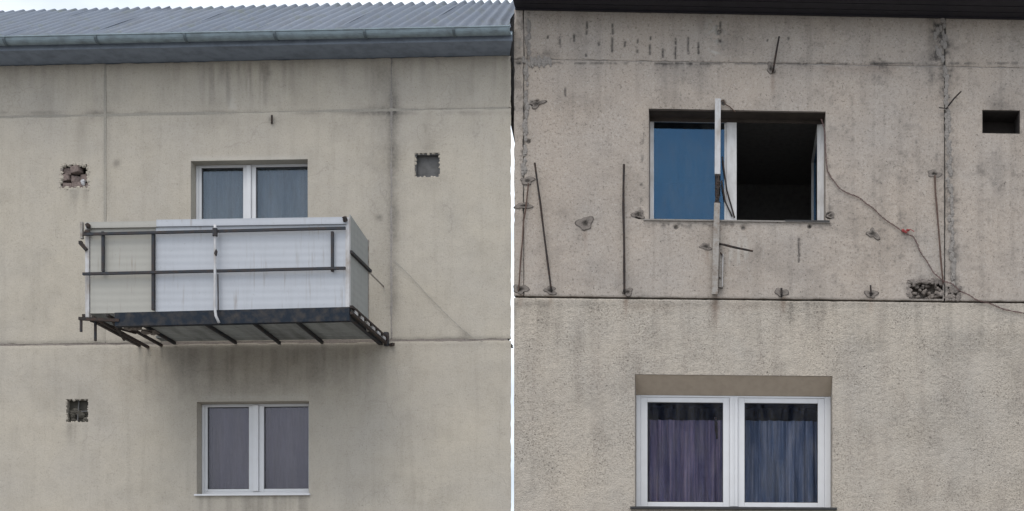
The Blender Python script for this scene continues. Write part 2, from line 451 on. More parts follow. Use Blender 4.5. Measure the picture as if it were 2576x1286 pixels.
# ------------------------------------------------------------------ wall panels (dense relief grids with real openings)
def wall_panel(B, parent, mat, u0, u1, z0, z1, holes, res, attr_fn, relief_fn, thick=0.30, jag=0.006, shear=(0, 0), name='wall_panel', seed=1):
    def lines(a, b, cuts):
        g = list(np.linspace(a, b, max(2, int(round((b - a) / res)) + 1)))
        for c in cuts:
            if a + 1e-6 < c < b - 1e-6:
                k = int(np.argmin([abs(x - c) for x in g]))
                if 0 < k < len(g) - 1 and abs(g[k] - c) < res * 0.6: g[k] = c
                else: g.append(c)
        return np.array(sorted(g))
    us = lines(u0, u1, [h[i] for h in holes for i in (0, 1)])
    zs = lines(z0, z1, [h[i] for h in holes for i in (2, 3)])
    nu, nz = len(us), len(zs)
    U, Z = np.meshgrid(us, zs, indexing='ij')
    cu = (us[1:] + us[:-1]) / 2; cz = (zs[1:] + zs[:-1]) / 2
    CU, CZZ = np.meshgrid(cu, cz, indexing='ij')
    keep = np.ones_like(CU, bool)
    inh = np.zeros_like(U, bool)
    for h in holes:
        keep &= ~((CU > h[0]) & (CU < h[1]) & (CZZ > h[2]) & (CZZ < h[3]))
        inh |= (U > h[0] - 1e-5) & (U < h[1] + 1e-5) & (Z > h[2] - 1e-5) & (Z < h[3] + 1e-5)
    px, py = B.project(U, 0.0, Z)
    Y = -relief_fn(U, Z, px, py)
    at = attr_fn(U, Z, px, py)
    # crumbled outer edges
    if jag:
        for edge, arr, sgn in ((np.s_[0, :], U, 1), (np.s_[-1, :], U, -1), (np.s_[:, 0], Z, 1), (np.s_[:, -1], Z, -1)):
            t = Z[edge] if arr is U else U[edge]
            nz_ = fbm(t * 9 + 3.1, t * 0 + seed * 1.7, seed, 4)
            arr[edge] = arr[edge] + sgn * np.clip(nz_ - 0.45, 0, 1) * jag * 5
            Y[edge] = Y[edge] + 0.006
    idx = np.arange(nu * nz).reshape(nu, nz)
    verts = np.stack([U, Y, Z], -1).reshape(-1, 3)
    ii, jj = np.nonzero(keep)
    quads = [np.stack([idx[ii, jj], idx[ii + 1, jj], idx[ii + 1, jj + 1], idx[ii, jj + 1]], -1)]
    # skirts along every free edge
    kp = np.zeros((nu + 1, nz + 1), bool); kp[1:-1, 1:-1] = keep
    segs = []
    for i in range(nu):                     # edges along z at line i: cells (i-1) and (i)
        L = kp[i, 1:-1]; R = kp[i + 1, 1:-1]
        for j in np.nonzero(L != R)[0]:
            a, b = idx[i, j], idx[i, j + 1]
            segs.append((a, b) if R[j] else (b, a))
    for j in range(nz):
        L = kp[1:-1, j]; R = kp[1:-1, j + 1]
        for i in np.nonzero(L != R)[0]:
            a, b = idx[i, j], idx[i + 1, j]
            segs.append((b, a) if R[i] else (a, b))
    segs = np.array(segs)
    f = verts[segs.reshape(-1)]
    bk = f.copy(); bk[:, 1] = thick
    onL = np.abs(f[:, 0] - u0) < 0.03; onR = np.abs(f[:, 0] - u1) < 0.03
    bk[onL, 0] += shear[0] * thick; bk[onR, 0] += shear[1] * thick
    n0 = len(verts); n1 = n0 + len(f)
    k = np.arange(len(segs))
    quads.append(np.stack([n0 + 2 * k, n0 + 2 * k + 1, n1 + 2 * k + 1, n1 + 2 * k], -1))
    src = segs.reshape(-1)
    verts = np.concatenate([verts, f, bk])
    q = np.concatenate(quads)
    # drop unused vertices inside openings
    used = np.zeros(len(verts), bool); used[q.reshape(-1)] = True
    remap = np.cumsum(used) - 1
    allv = verts[used]; q = remap[q]
    me = bpy.data.meshes.new(name)
    me.vertices.add(len(allv)); me.vertices.foreach_set('co', allv.astype(np.float32).reshape(-1))
    me.loops.add(len(q) * 4); me.loops.foreach_set('vertex_index', q.astype(np.int32).reshape(-1))
    me.polygons.add(len(q))
    me.polygons.foreach_set('loop_start', (np.arange(len(q)) * 4).astype(np.int32))
    me.polygons.foreach_set('loop_total', np.full(len(q), 4, np.int32))
    me.update(calc_edges=True); me.validate()
    for key, arr in at.items():
        a = np.clip(np.broadcast_to(arr, U.shape).reshape(-1), 0, 1)
        full = np.concatenate([a, a[src] * 0.6, a[src] * 0.3])[used]
        at_ = me.attributes.new(key, 'FLOAT', 'POINT'); at_.data.foreach_set('value', full.astype(np.float32))
    me.polygons.foreach_set('use_smooth', np.ones(len(q), bool))
    return mesh_obj(name, me, mat, parent)

# ================================================================== GROUND
def ground_mat():
    m, n, out = new_mat('pale_bounce_paving'); b = NB(n); v = b.coord()
    c = b.mix(b.ramp(b.noise(v, 0.25, 5), 0.4, 0.6), (0.20, 0.195, 0.185), (0.26, 0.25, 0.235))
    c = b.mix(b.math('MULTIPLY', b.ramp(b.noise(v, 60, 3), 0.5, 0.7), 0.5), c, (0.33, 0.32, 0.30))
    b.bsdf(out, c, 0.92, b.bump(b.noise(v, 80, 3), 0.6, 0.006)); return m
gm = MB(); gm.v = [(-300, -300, 0), (300, -300, 0), (300, 300, 0), (-300, 300, 0)]; gm.f = [(0, 1, 2, 3)]
g = gm.build('ground', ground_mat(), None); g['kind'] = 'structure'  # unseen ground, made pale to bounce light onto soffits and balcony underside

# ================================================================== LEFT BUILDING
left = empty('apartment_building', LB, (0, 0, 0), 'cream concrete panel block with blue-grey corrugated roof behind the hanging steel balcony', 'building')

def rect(B, x0, x1, y0, y1, d=0.0):
    xm, ym = (x0 + x1) / 2, (y0 + y1) / 2
    return (B.u(x0, ym, d), B.u(x1, ym, d), B.z(y1, xm, d), B.z(y0, xm, d))

L_top = LB.z(152, 640); L_j1 = LB.z(283, 640); L_j2 = LB.z(863, 640); L_j3 = LB.z(1470, 640)
uA, uB, uC = LB.u(-320), LB.u(265), LB.u(985)
wl1 = rect(LB, 480, 774, 403, 665)
wl2 = rect(LB, 495, 777, 1010, 1243)
vl_broken = rect(LB, 152, 222, 414, 473)
vl_right = rect(LB, 1043, 1107, 385, 446)
vl_low = rect(LB, 166, 222, 1004, 1062)

def relief_l(U, Z, px, py):
    r = (fbm(U * 1.1, Z * 1.1, 3, 3) - 0.5) * 0.012 + (fbm(U * 9, Z * 9, 5, 4) - 0.5) * 0.005
    return r
def attr_l(U, Z, px, py):
    n1 = fbm(U * 3, Z * 3, 11, 4); n2 = fbm(U * 14, Z * 14, 12, 4); st = fbm(U * 16, Z * 0.9, 14, 4)
    d = 0.60 * gs(px, 988 + 10 * (n1 - .5), 13) * sm(150, 260, py) * sm(860, 760, py) * (0.45 + 0.9 * n1)
    d += 0.33 * gs(px, 965, 40) * sm(140, 180, py) * sm(860, 640, py) * (0.4 + n1)
    d += 0.45 * gs(px, 940, 40) * gs(py, 277, 12) * (0.4 + n2)
    d += 0.50 * gs(py, 284, 5) * sm(.42, .62, n1)
    d += 0.42 * gs(px, 245, 50) * gs(py, 290, 14) * n2 * 1.5
    d += 0.28 * gs(px, 205, 16) * sm(290, 310, py) * sm(430, 330, py)
    d += 0.30 * gs(px, 268, 9) * sm(280, 330, py) * sm(580, 500, py) * (0.4 + n1)
    d += 0.30 * gs(px, 1075, 38) * sm(270, 370, py) * sm(395, 375, py)
    d += 0.22 * gs(px, 1080, 28) * sm(440, 455, py) * sm(540, 455, py)
    d += 0.38 * sm(.5, .72, st) * sm(480, 560, px) * sm(760, 660, px) * sm(150, 175, py) * sm(285, 250, py)
    d += 0.26 * sm(.48, .75, st) * sm(300, 160, py)
    d += 0.24 * gs(py, 863, 10) * (0.3 + n1)
    d += 0.30 * sm(.45, .75, st) * sm(865, 880, py) * sm(1060, 900, py) * sm(300, 380, px) * sm(960, 900, px)
    d += 0.20 * gs(px, 640, 280) * sm(865, 880, py) * sm(1130, 920, py) * (0.5 + n1)  # broad dark under the balcony: its shadow painted in, mixed with stain
    d += 0.5 * sm(.42, .68, st) * sm(472, 478, py) * sm(560, 480, py) * sm(150, 160, px) * sm(228, 218, px) + 0.5 * sm(.42, .68, st) * sm(1062, 1068, py) * sm(1150, 1070, py) * sm(164, 172, px) * sm(226, 218, px) + 0.55 * sm(.4, .68, st) * sm(1243, 1247, py) * sm(500, 508, px) * sm(778, 770, px)
    d += 0.25 * gs(px, 195, 34) * gs(py, 985, 25) * n1 * 1.4
    d += 0.22 * gs(px, 60, 14) * gs(py, 690, 22) * n2 * 2
    for (x, y, r, k) in ((292, 411, 8, .9), (953, 548, 8, .9), (683, 300, 7, .8), (1170, 846, 12, .6), (680, 185, 5, .4), (520, 300, 30, .15)):
        d += k * gs(px, x, r) * gs(py, y, r * 1.1) * (0.5 + n2)
    d = d * 0.62 + 0.08 * sm(.52, .75, n1)
    pale = 0.35 * gs(px, 590, 18) * gs(py, 262, 20) * sm(.5, .7, n2) + 0.25 * gs(px, 200, 50) * gs(py, 445, 50) * sm(.5, .6, n1) \
        + 0.3 * gs(py, 400, 7) * sm(470, 490, px) * sm(780, 760, px) + 0.2 * gs(py, 1000, 7) * sm(500, 515, px) * sm(780, 760, px)
    return {'dirt_shade': d, 'pale': pale, 'rust': 0.12 * gs(px, 640, 220) * gs(py, 930, 60) * n1}

G = 0.008
kw = dict(attr_fn=attr_l, relief_fn=relief_l)
wall_panel(LB, left, M['wall_l'], uA, uB - .003, L_j1 + G * .6, L_top, [], 0.022, seed=1, **kw)
wall_panel(LB, left, M['wall_l'], uB, uC - G, L_j1 + G * .6, L_top, [], 0.022, seed=2, **kw)
wall_panel(LB, left, M['wall_l'], uC, -0.002, L_j1 + G * .6, L_top, [], 0.022, shear=(0, -0.6), seed=3, **kw)
wall_panel(LB, left, M['wall_l'], uA, uB - .003, L_j2 + .018, L_j1, [vl_broken], 0.022, seed=4, **kw)
wall_panel(LB, left, M['wall_l'], uB, uC - G, L_j2 + .018, L_j1, [wl1], 0.022, seed=5, **kw)
wall_panel(LB, left, M['wall_l'], uC, -0.002, L_j2 + .018, L_j1, [vl_right], 0.022, shear=(0, -0.6), seed=6, **kw)
wall_panel(LB, left, M['wall_l'], uA, -0.002, L_j3 + G, L_j2, [wl2, vl_low], 0.022, shear=(0, -0.6), seed=7, **kw)
wall_panel(LB, left, M['wall_l'], uA, -0.002, 0.0, L_j3, [], 0.12, shear=(0, -0.6), seed=8, **kw)

def core(B, parent, u0, u1, top, floors, depth, sh0, sh1, t=0.25):
    """end walls, back wall, floors and ceiling behind the facade panels"""
    y0 = 0.302
    def ring(z0, z1, a0, a1, b0, b1, mb):       # plan quad a0..a1 at y0, b0..b1 at depth
        mb.prism([(a0, y0, z0), (a1, y0, z0), (b1, depth, z0), (b0, depth, z0)], (0, 0, z1 - z0))
    def L(y): return u0 + sh0 * y
    def R(y): return u1 + sh1 * y
    m = MB(); ring(0, top, L(y0), L(y0) + t, L(depth), L(depth) + t, m); m.build('end_wall', M['core'], parent)
    m = MB(); ring(0, top, R(y0) - t, R(y0), R(depth) - t, R(depth), m); m.build('end_wall', M['core'], parent)
    m = MB(); m.box(L(depth), R(depth), depth + 0.003, depth + t, 0, top); m.build('back_wall', M['core'], parent)
    for z in floors:
        m = MB(); ring(z - 0.1, z + 0.1, L(y0) + t + .003, R(y0) - t - .003, L(depth) + t + .003, R(depth) - t - .003, m)
        m.build('floor_slab', M['core'], parent)

core(LB, left, uA, -0.002, L_top, (L_top - .12, L_j2, L_j3), 4.4, 0, -0.6)
m = MB()
m.box(uA, -0.03, 0.005, 0.08, L_j1 - .012, L_j1 + .02); m.build('joint_filler', M['mortar_l'], left)
m = MB(); m.box(uA, -0.04, 0.008, 0.08, L_j2 - .012, L_j2 + .03); m.build('joint_filler', M['patch'], left)
m = MB(); m.box(uC - .02, uC + .01, 0.006, 0.08, L_j2 + .035, L_top - .01); m.build('joint_filler', M['mortar'], left)
m = MB(); m.box(uB - .02, uB + .01, 0.003, 0.08, L_j2 + .035, L_top - .01); m.build('joint_filler', M['mortar_l'], left)

# roof of the left building
OVH = 0.30
uE = LB.u(1287, 118, .36)
zs_ = L_top + 0.004
m = MB(); m.prism([(uA, 0.3, zs_), (uA, -OVH, zs_), (uE - .01, -OVH, zs_), (-0.01, -.02, zs_), (-0.1, 0.3, zs_)], (0, 0, 0.03))
m.build('soffit', M['soffit_l'], left)
m = MB(); m.box(uA, uE - 0.004, -OVH - 0.022, -OVH - 0.002, zs_ - 0.012, zs_ + 0.09); m.build('fascia_board', M['soffit_l'], left)
# half round gutter
def gutter(B, parent, u0, u1, yc, zc, r, mat, brackets):
    mb = MB(); n = 10; prof = []
    for k in range(n + 1):
        a = math.pi * k / n
        prof.append((yc - r * math.cos(a), zc - r * math.sin(a)))
    for k in range(n, -1, -1):
        a = math.pi * k / n
        prof.append((yc - (r - .004) * math.cos(a), zc - (r - .004) * math.sin(a)))
    mb.prism([(u0, y, z) for y, z in prof], (u1 - u0, 0, 0))
    mb.tube([(u0, yc - r - .002, zc + .003), (u1, yc - r - .002, zc + .003)], 0.009, 6)
    o = mb.build('gutter', mat, parent)
    for u in brackets:
        b = MB()
        pts = [(u, yc - (r + .006) * math.cos(math.pi * k / 8), zc - (r + .006) * math.sin(math.pi * k / 8)) for k in range(9)]
        for p, q in zip(pts, pts[1:]): b.bar(p, q, 0.028, 0.006, up=(1, 0, 0)) if False else b.prism(
            [(u - .014, p[1], p[2]), (u + .014, p[1], p[2]), (u + .014, q[1], q[2]), (u - .014, q[1], q[2])], (0, -0.004, -0.004))
        b.build('gutter_bracket', M['gbracket'], o)
gz = zs_ + 0.075
gutter(LB, left, uA, uE, -OVH - 0.085, gz, 0.058, M['gutter'], [LB.u(x, 120, OVH) for x in (30, 258, 480, 704, 928, 1150)])
# corrugated sheets
SL = 0.72
e_y, e_z = -OVH - 0.05, gz + 0.035
def ridge_run():
    o = LB.inv @ Vector((CX, -D, CZ)); best = 3
    for r in np.arange(0.4, 8, 0.02):
        p = LB.at(320, 25, -(e_y + r))
        if p.z <= e_z + SL * r: best = r; break
    return best
RR = min(max(ridge_run(), 1.0), 4.0)
pitch, amp = 0.132, 0.026
sheet_w = 7 * pitch
n_sheets = int(math.ceil((0 - uA) / sheet_w))
rs = random.Random(3)
for k in range(n_sheets):
    ua = -0.02 - (k + 1) * sheet_w; ub = -0.02 - k * sheet_w + pitch * .25
    if k == 0: ub = -0.02
    lift = rs.uniform(0, 0.006); low = rs.uniform(-0.012, 0.012)
    cols = np.linspace(ua, ub, 78); rows = np.linspace(0, 1, 9)
    top = []; vv = []; ff = []
    for lay in (0, 1):
        for r in rows:
            y = e_y + low * (1 - r) + r * (RR - low * (1 - r)); 
            for u in cols:
                w = amp * math.cos(2 * math.pi * u / pitch)
                uu = u
                if k == 0:                       # verge follows the splayed end of the block
                    f_ = (u - ua) / (ub - ua); uu = ua + f_ * (ub - 0.14 * max(y, 0) + (uE + .01) * min(1, max(0, -(y + .03) / .26)) - ua)
                z = e_z + SL * (y - e_y) + w + lift + 0.004 * math.sin(9 * r + k * 2.1) - lay * 0.009
                vv.append((uu, y, z))
    nc, nr = len(cols), len(rows)
    for lay in (0, 1):
        for i in range(nr - 1):
            for j in range(nc - 1):
                a = lay * nr * nc + i * nc + j
                q = (a, a + 1, a + nc + 1, a + nc)
                ff.append(q if lay == 0 else q[::-1])
    for j in range(nc - 1):
        a = j; b = nr * nc + j; ff.append((a, b, b + 1, a + 1))
        a = (nr - 1) * nc + j; b = a + nr * nc; ff.append((a, a + 1, b + 1, b))
    for i in range(nr - 1):
        for j in (0, nc - 1):
            a = i * nc + j; b = a + nr * nc; ff.append((a, a + nc, b + nc, b) if j == 0 else (a, b, b + nc, a + nc))
    mb = MB(); mb.v = vv; mb.f = ff
    mb.build('roof_sheet', M['roof'], left, smooth=True)
ry = e_y + RR
m = MB(); m.prism([(uA, ry, e_z + SL * RR - .03), (-0.7, ry, e_z + SL * RR - .03), (-2.6, 4.7, L_top), (uA, 4.7, L_top)], (0, .01, -.03)); m.build('rear_roof_slope', M['roof'], left)
for ue, k in ((uA + .13, 0), (-0.10, -0.14)):
    m = MB(); m.prism([(ue, 0.0, zs_ + .031), (ue + k * ry, ry, e_z + SL * RR - .09), (ue + k * 4.3, 4.3, zs_ + .031)], (-.08, 0, 0))
    m.build('gable_end', M['core'], left)

# ------------------------------------------------------------------ windows
def frame_ring(mb, r, t, y0, y1):
    u0, u1, z0, z1 = r
    tl, tr, tb, tt = t if isinstance(t, tuple) else (t,) * 4
    mb.box(u0, u0 + tl, y0, y1, z0, z1); mb.box(u1 - tr, u1, y0, y1, z0, z1)
    mb.box(u0 + tl, u1 - tr, y0 + .001, y1, z0, z0 + tb); mb.box(u0 + tl, u1 - tr, y0 + .001, y1, z1 - tt, z1)

def inset(r, k): return (r[0] + k, r[1] - k, r[2] + k, r[3] - k)

def curtain(parent, r, y, mat, pleats, amp, seed):
    u0, u1, z0, z1 = r; n = 120; rg = random.Random(seed)
    ph = [rg.uniform(0, 6.28) for _ in range(4)]
    vv = []; ff = []
    for i, z in enumerate((z0, z0 + (z1 - z0) * .35, z0 + (z1 - z0) * .7, z1)):
        for k in range(n + 1):
            t = k / n
            t2 = t + .03 * math.sin(7 * t + ph[3]) + .012 * i * math.sin(11 * t + ph[2])
            w = amp * (math.sin(2 * math.pi * pleats * t2 + ph[0]) + .5 * math.sin(2 * math.pi * pleats * 2.3 * t + ph[1] + i * .2) + .4 * math.sin(2 * math.pi * pleats * .37 * t + ph[2]))
            vv.append((u0 + (u1 - u0) * t, y + w * (1 - .15 * i), z))
    for i in range(3):
        for k in range(n):
            a = i * (n + 1) + k; ff.append((a, a + 1, a + n + 2, a + n + 1))
    mb = MB(); mb.v = vv; mb.f = ff
    return mb.build('curtain', mat, parent, smooth=True)

def room(parent, r, y0, y1, mat):
    u0, u1, z0, z1 = r[0] - .4, r[1] + .4, r[2] - .7, r[3] + .25
    mb = MB(); t = .05
    mb.box(u0, u1, y1, y1 + t, z0, z1)
    mb.box(u0 - t, u0, y0, y1 + t, z0, z1); mb.box(u1, u1 + t, y0, y1 + t, z0, z1)
    mb.box(u0 - t, u1 + t, y0, y1 + t, z0 - t, z0 - .001); mb.box(u0 - t, u1 + t, y0, y1 + t, z1 + .001, z1 + t)
    return mb.build('room_shell', mat, parent)

# upper left window
dep = 0.11
fr = inset(wl1, 0.002); y = dep
p1 = rect(LB, 499, 614, 412, 652, -dep - .05); p2 = rect(LB, 649, 765, 412, 652, -dep - .05)
mb = MB(); frame_ring(mb, fr, (.03, .015, .06, .010), y, y + .07)
w = mb.build('window', M['pvc'], left, bevel=0.004)
uc = (p1[1] + p2[0]) / 2
m = MB(); m.box(uc - .025, uc + .025, y - .014, y + .065, fr[2] + .061, fr[3] - .011); m.build('mullion', M['pvc'], w, bevel=.004)
for (a, b) in ((fr[0] + .031, uc - .026), (uc + .026, fr[1] - .016)):
    q = (a, b, fr[2] + .061, fr[3] - .011); e = (.03, .047) if a < uc else (.047, .015)
    s_ = MB(); frame_ring(s_, q, (*e, .05, .014), y + .008, y + .06); s_.build('sash', M['pvc'], w, bevel=.004)
    s_ = MB(); s_.box(q[0] + e[0] - .002, q[1] - e[1] + .002, y + .028, y + .034, q[2] + .048, q[3] - .012); s_.build('pane', M['glass'], w); s_ = MB(); frame_ring(s_, (q[0] + e[0], q[1] - e[1], q[2] + .05, q[3] - .014), .007, y + .02, y + .027); s_.build('seal', M['sill'], w)
curtain(w, (fr[0] + .02, fr[1] - .02, fr[2], fr[3] - .01), y + .11, M['curt_grey'], 9, .012, 1)
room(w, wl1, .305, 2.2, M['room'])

# lower left window
fr = inset(wl2, 0.002)
mb = MB(); frame_ring(mb, fr, (.03, .03, .045, .012), y, y + .07)
w = mb.build('window', M['pvc'], left, bevel=.004)
uc = LB.u(644, 1120, -dep)
m = MB(); m.box(uc - .03, uc + .03, y - .014, y + .065, fr[2] + .046, fr[3] - .013); m.build('mullion', M['pvc'], w, bevel=.004)
for (a, b) in ((fr[0] + .031, uc - .031), (uc + .031, fr[1] - .031)):
    q = (a, b, fr[2] + .046, fr[3] - .013); e = (.03, .055) if a < uc else (.055, .02)
    s_ = MB(); frame_ring(s_, q, (*e, .03, .015), y + .008, y + .06); s_.build('sash', M['pvc'], w, bevel=.004)
    s_ = MB(); s_.box(q[0] + e[0] - .002, q[1] - e[1] + .002, y + .028, y + .034, q[2] + .028, q[3] - .013); s_.build('pane', M['glass_v'], w); s_ = MB(); frame_ring(s_, (q[0] + e[0], q[1] - e[1], q[2] + .03, q[3] - .015), .007, y + .02, y + .027); s_.build('seal', M['sill'], w)
curtain(w, (fr[0] + .02, fr[1] - .02, fr[2], fr[3] - .01), y + .17, M['curt_violet'], 13, .010, 2)
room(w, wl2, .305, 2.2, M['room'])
m = MB(); m.box(fr[0] - .02, fr[1] + .02, -.03, .10, wl2[2] - .02, wl2[2] - .001); m.build('sill', M['pvc'], w)

# vents of the left building
def vent_box(parent, r, depth, mat, t=.02):
    u0, u1, z0, z1 = r; mb = MB()
    mb.box(u0 - t, u1 + t, depth, depth + t, z0 - t, z1 + t)
    return mb.build('vent_opening', mat, parent)
v = vent_box(left, vl_right, .06, M['grille'])
m = MB(); frame_ring(m, inset(vl_right, .002), .014, .01, .06); m.build('vent_frame', M['grille'], v)
v = vent_box(left, vl_low, .07, M['vent_dark'])
m = MB()
u0, u1, z0, z1 = vl_low
rg = random.Random(12)
for k in range(7):
    c = Vector((u0 + (u1 - u0) * rg.uniform(.1, .9), .05, z0 + (z1 - z0) * rg.uniform(.08, .6)))
    m = MB(); m.lump(c, rg.uniform(.025, .045), 900 + k, (1.2, .5, 1.0)); m.build('mortar_lump', M['vent_dark'], v)
m = MB(); m.bar((u0 + .11, .04, z0 + .004), (u0 + .125, .045, z1 - .004), .012); m.build('vent_bar', M['grille'], v)
m = MB(); m.bar((u0 + .004, .05, z0 + .12), (u1 - .004, .05, z0 + .135), .012); m.build('vent_bar', M['grille'], v)
v = vent_box(left, vl_broken, .13, M['sealant'])
u0, u1, z0, z1 = vl_broken
rg = random.Random(8)
for r_ in range(3):
    for c_ in range(3):
        if (r_, c_) == (2, 2): continue
        m = MB(); cw = (u1 - u0) / 3; ch = (z1 - z0) / 3.2
        cy = .06 + rg.uniform(-.02, .045); cx_ = u0 + cw * (c_ + .5) + rg.uniform(-.012, .012); cz_ = z0 + ch * (r_ + .5)
        m.bar((cx_ - cw * .5, cy, cz_ + rg.uniform(-.014, .014)), (cx_ + cw * .46, cy + rg.uniform(-.03, .03), cz_ + rg.uniform(-.014, .014)), .09, ch * .93); m.build('brick_piece', M['brick'], v, bevel=.008)
m = MB(); m.lump((u1 - .075, .03, z0 + .07), .03, 77, (1, .7, 1.3)); m.build('plaster_lump', M['steel_white'], v)
rim = MB()
for k in range(15):
    t = k / 15 * 4; e = int(t); f_ = t - e
    pu, pz = ((u0 + (u1 - u0) * f_, z0), (u1, z0 + (z1 - z0) * f_), (u1 - (u1 - u0) * f_, z1), (u0, z1 - (z1 - z0) * f_))[e]
    if rg.random() < .75: rim.lump((pu, .012, pz), rg.uniform(.016, .03), 100 + k, (1.2, .6, 1.0))
rim.build('broken_rim', M['patch'], v)['kind'] = 'stuff'

def crumbled_lip(B, parent, r, seed, mat, n=26, k=.011):
    rg = random.Random(seed); u0, u1, z0, z1 = r; m = MB()
    for i in range(n):
        t = (i + rg.random() * .6) / n * 4; e = int(t) % 4; f_ = t - int(t)
        pu, pz = ((u0 + (u1 - u0) * f_, z0), (u1, z0 + (z1 - z0) * f_), (u1 - (u1 - u0) * f_, z1), (u0, z1 - (z1 - z0) * f_))[e]
        m.lump((pu + rg.uniform(-.006, .006), .010, pz + rg.uniform(-.006, .006)), rg.uniform(k * .6, k * 1.6), seed * 100 + i, (1.3, .8, 1.2))
    o = m.build('crumbled_lip', mat, parent); o['kind'] = 'stuff'
crumbled_lip(LB, left, vl_right, 41, M['wall_l']); crumbled_lip(LB, left, vl_low, 42, M['wall_l']); crumbled_lip(LB, left, vl_broken, 43, M['wall_l'], 34, .016)

# ================================================================== HANGING BALCONY
DB = 1.08
f0 = LB.at(545, 783, DB)
bal = empty('balcony', LB, (f0.x, -DB / 2, f0.z - .12), 'homemade steel balcony clad in white and grey sheets under the upper window', 'balcony')
def FP(px, py, d=DB): return LB.at(px, py, d)
uL, uR = FP(218, 680).x, FP(872, 660).x
zt, zb = FP(545, 552).z, FP(545, 783).z
yf = -DB
def sheet(name, ua, ub, z0, z1, y, mat, th=.012):
    m = MB(); m.box(ua, ub, y, y + th, z0, z1); return m.build(name, mat, bal, bevel=.002)
u390, u540 = FP(390, 680).x, FP(541, 680).x
sheet('front_panel', u390 + .004, u540 - .002, zb - .01, zt - .07, yf + .003, M['white_panel'])
sheet('front_panel', u540 + .002, uR - .01, zb + .012, zt - .07, yf + .005, M['white_panel'])
sheet('front_panel', uL + .03, u390 - .004, zb - .005, zt - .07, yf + .012, M['grey_panel'])
# cap strip along the top
m = MB(); m.prism([(uL, yf - .012, zt - .075), (uL, yf - .012, zt - .012), (uL, yf + .05, zt), (uL, yf + .05, zt - .075)], (u390 - uL + .02, 0, 0)); m.build('top_cap', M['grey_panel'], bal)
m = MB(); m.prism([(u390 + .021, yf - .014, zt - .07), (u390 + .021, yf - .014, zt + .0), (u390 + .021, yf + .05, zt + .012), (u390 + .021, yf + .05, zt - .07)], (uR - u390 - .02, 0, 0)); m.build('top_cap', M['white_panel'], bal)
# rails in front of the cladding
for pyc in (585, 685):
    zc = FP(545, pyc).z
    m = MB(); m.bar((uL - .02, yf - .034, zc - .012), (uR, yf - .034, zc + .012), .022, .026); m.build('rail', M['steel_dark'], bal)
def upright(px, ya, yb, mat, wdt=.024, y=yf - .02, name='upright'):
    a, b = FP(px, ya), FP(px, yb)
    m = MB(); m.bar((a.x, y, a.z), (a.x, y, b.z), wdt); return m.build(name, mat, bal)
upright(262, 585, 685, M['steel_dark'])
upright(838, 585, 685, M['steel_dark'])
upright(388, 590, 782, M['steel_dark'], .026)
upright(219, 560, 800, M['steel_white'], .04, yf + .02, 'corner_post')
upright(874, 547, 788, M['steel_white'], .04, yf + .02, 'corner_post')
# centre pole with bent foot
pts = [FP(x, y_, DB + .055) for x, y_ in ((541, 566), (541, 600), (541, 700), (540, 770), (543, 795), (551, 812))]
m = MB(); m.tube(pts, .014, 8); pole = m.build('centre_pole', M['steel_white'], bal, smooth=True)
m = MB(); m.tube([FP(541, 575, DB + .06), FP(541, 594, DB + .06)], .026, 8); m.build('clamp', M['steel_dark'], pole)
m = MB(); m.lump(FP(543, 636, DB + .06), .022, 4, (.8, .8, 1.6)); m.build('clamp', M['steel_dark'], pole)
m = MB(); m.tube([FP(548, 690, DB + .04), FP(549, 780, DB + .04)], .007, 6); m.build('hanging_wire', M['steel_dark'], pole)
# end knobs
for px, py in ((868, 551), (221, 568), (219, 584)):
    c = FP(px, py, DB + .03); m = MB(); m.lump(c, .03, int(px), (1, .8, 1)); m.build('end_knob', M['rod_black'], bal)
m = MB(); a, b = FP(203, 612, DB), FP(219, 630, DB); m.bar((a.x, yf, a.z), (b.x, yf, b.z), .035); m.bar((a.x - .0, yf, a.z + .02), (a.x, yf, a.z - .012), .03); m.build('side_hook', M['rod_black'], bal)
m = MB(); a = FP(207, 560); m.box(a.x - .012, a.x + .012, yf - .02, yf + .01, a.z - .17, a.z); m.build('side_tag', M['steel_grey'], bal)
# right side
yb_ = yf + .56
m = MB(); m.prism([(uR + .012, yf + .045, zb + .0), (uR + .012, yb_, zb + .05), (uR + .012, yb_, zt - .03), (uR + .012, yf + .045, zt + .045)], (.01, 0, 0)); m.build('side_panel', M['side_panel'], bal)
m = MB(); m.bar((uR + .012, yb_ + .016, zb - .05), (uR + .012, yb_ + .016, zt - .02), .026); m.build('side_post', M['steel_grey'], bal)
zc = FP(876, 632).z
m = MB(); m.bar((uR + .035, yf + .02, zc), (uR + .035, yb_ + .04, zc), .03); m.build('side_rail', M['steel_dark'], bal)
m = MB(); m.bar((uR + .012, yb_ + .04, zc - .002), (uR + .012, .02, zc - .002), .012); m.build('side_stay', M['steel_grey'], bal)
# left side
m = MB(); m.prism([(uL - .002, yf + .05, zb), (uL - .002, -.45, zb), (uL - .002, -.45, zt - .05), (uL - .002, yf + .05, zt - .03)], (.01, 0, 0)); m.build('side_panel', M['side_panel'], bal)
# deck and its frame
uD = uL + .30
m = MB(); m.bar((uD, yf + .02, zb - .075), (uR + .03, yf + .02, zb - .045), .055, .14); m.build('front_beam', M['steel_navy'], bal)
npl = 7
for k in range(npl):
    ya = yf + .07 + k * (DB - .09) / npl; yb2 = ya + (DB - .09) / npl - .012
    m = MB(); m.box(uD - .02 + random.uniform(-.04, .04), uR + .01, ya, yb2, zb + .005, zb + .03); m.build('deck_plank', M['deck'], bal)
for px in (305, 465, 600, 712):
    u_ = FP(px, 800).x + .02
    m = MB(); dj = random.uniform(-.06, .06); m.bar((u_ + dj * .3, yf + .05, zb - .012), (u_ + dj, -.01, zb - .016 + random.uniform(-.02, .006)), .026, .034); m.build('joist', M['steel_dark'], bal)
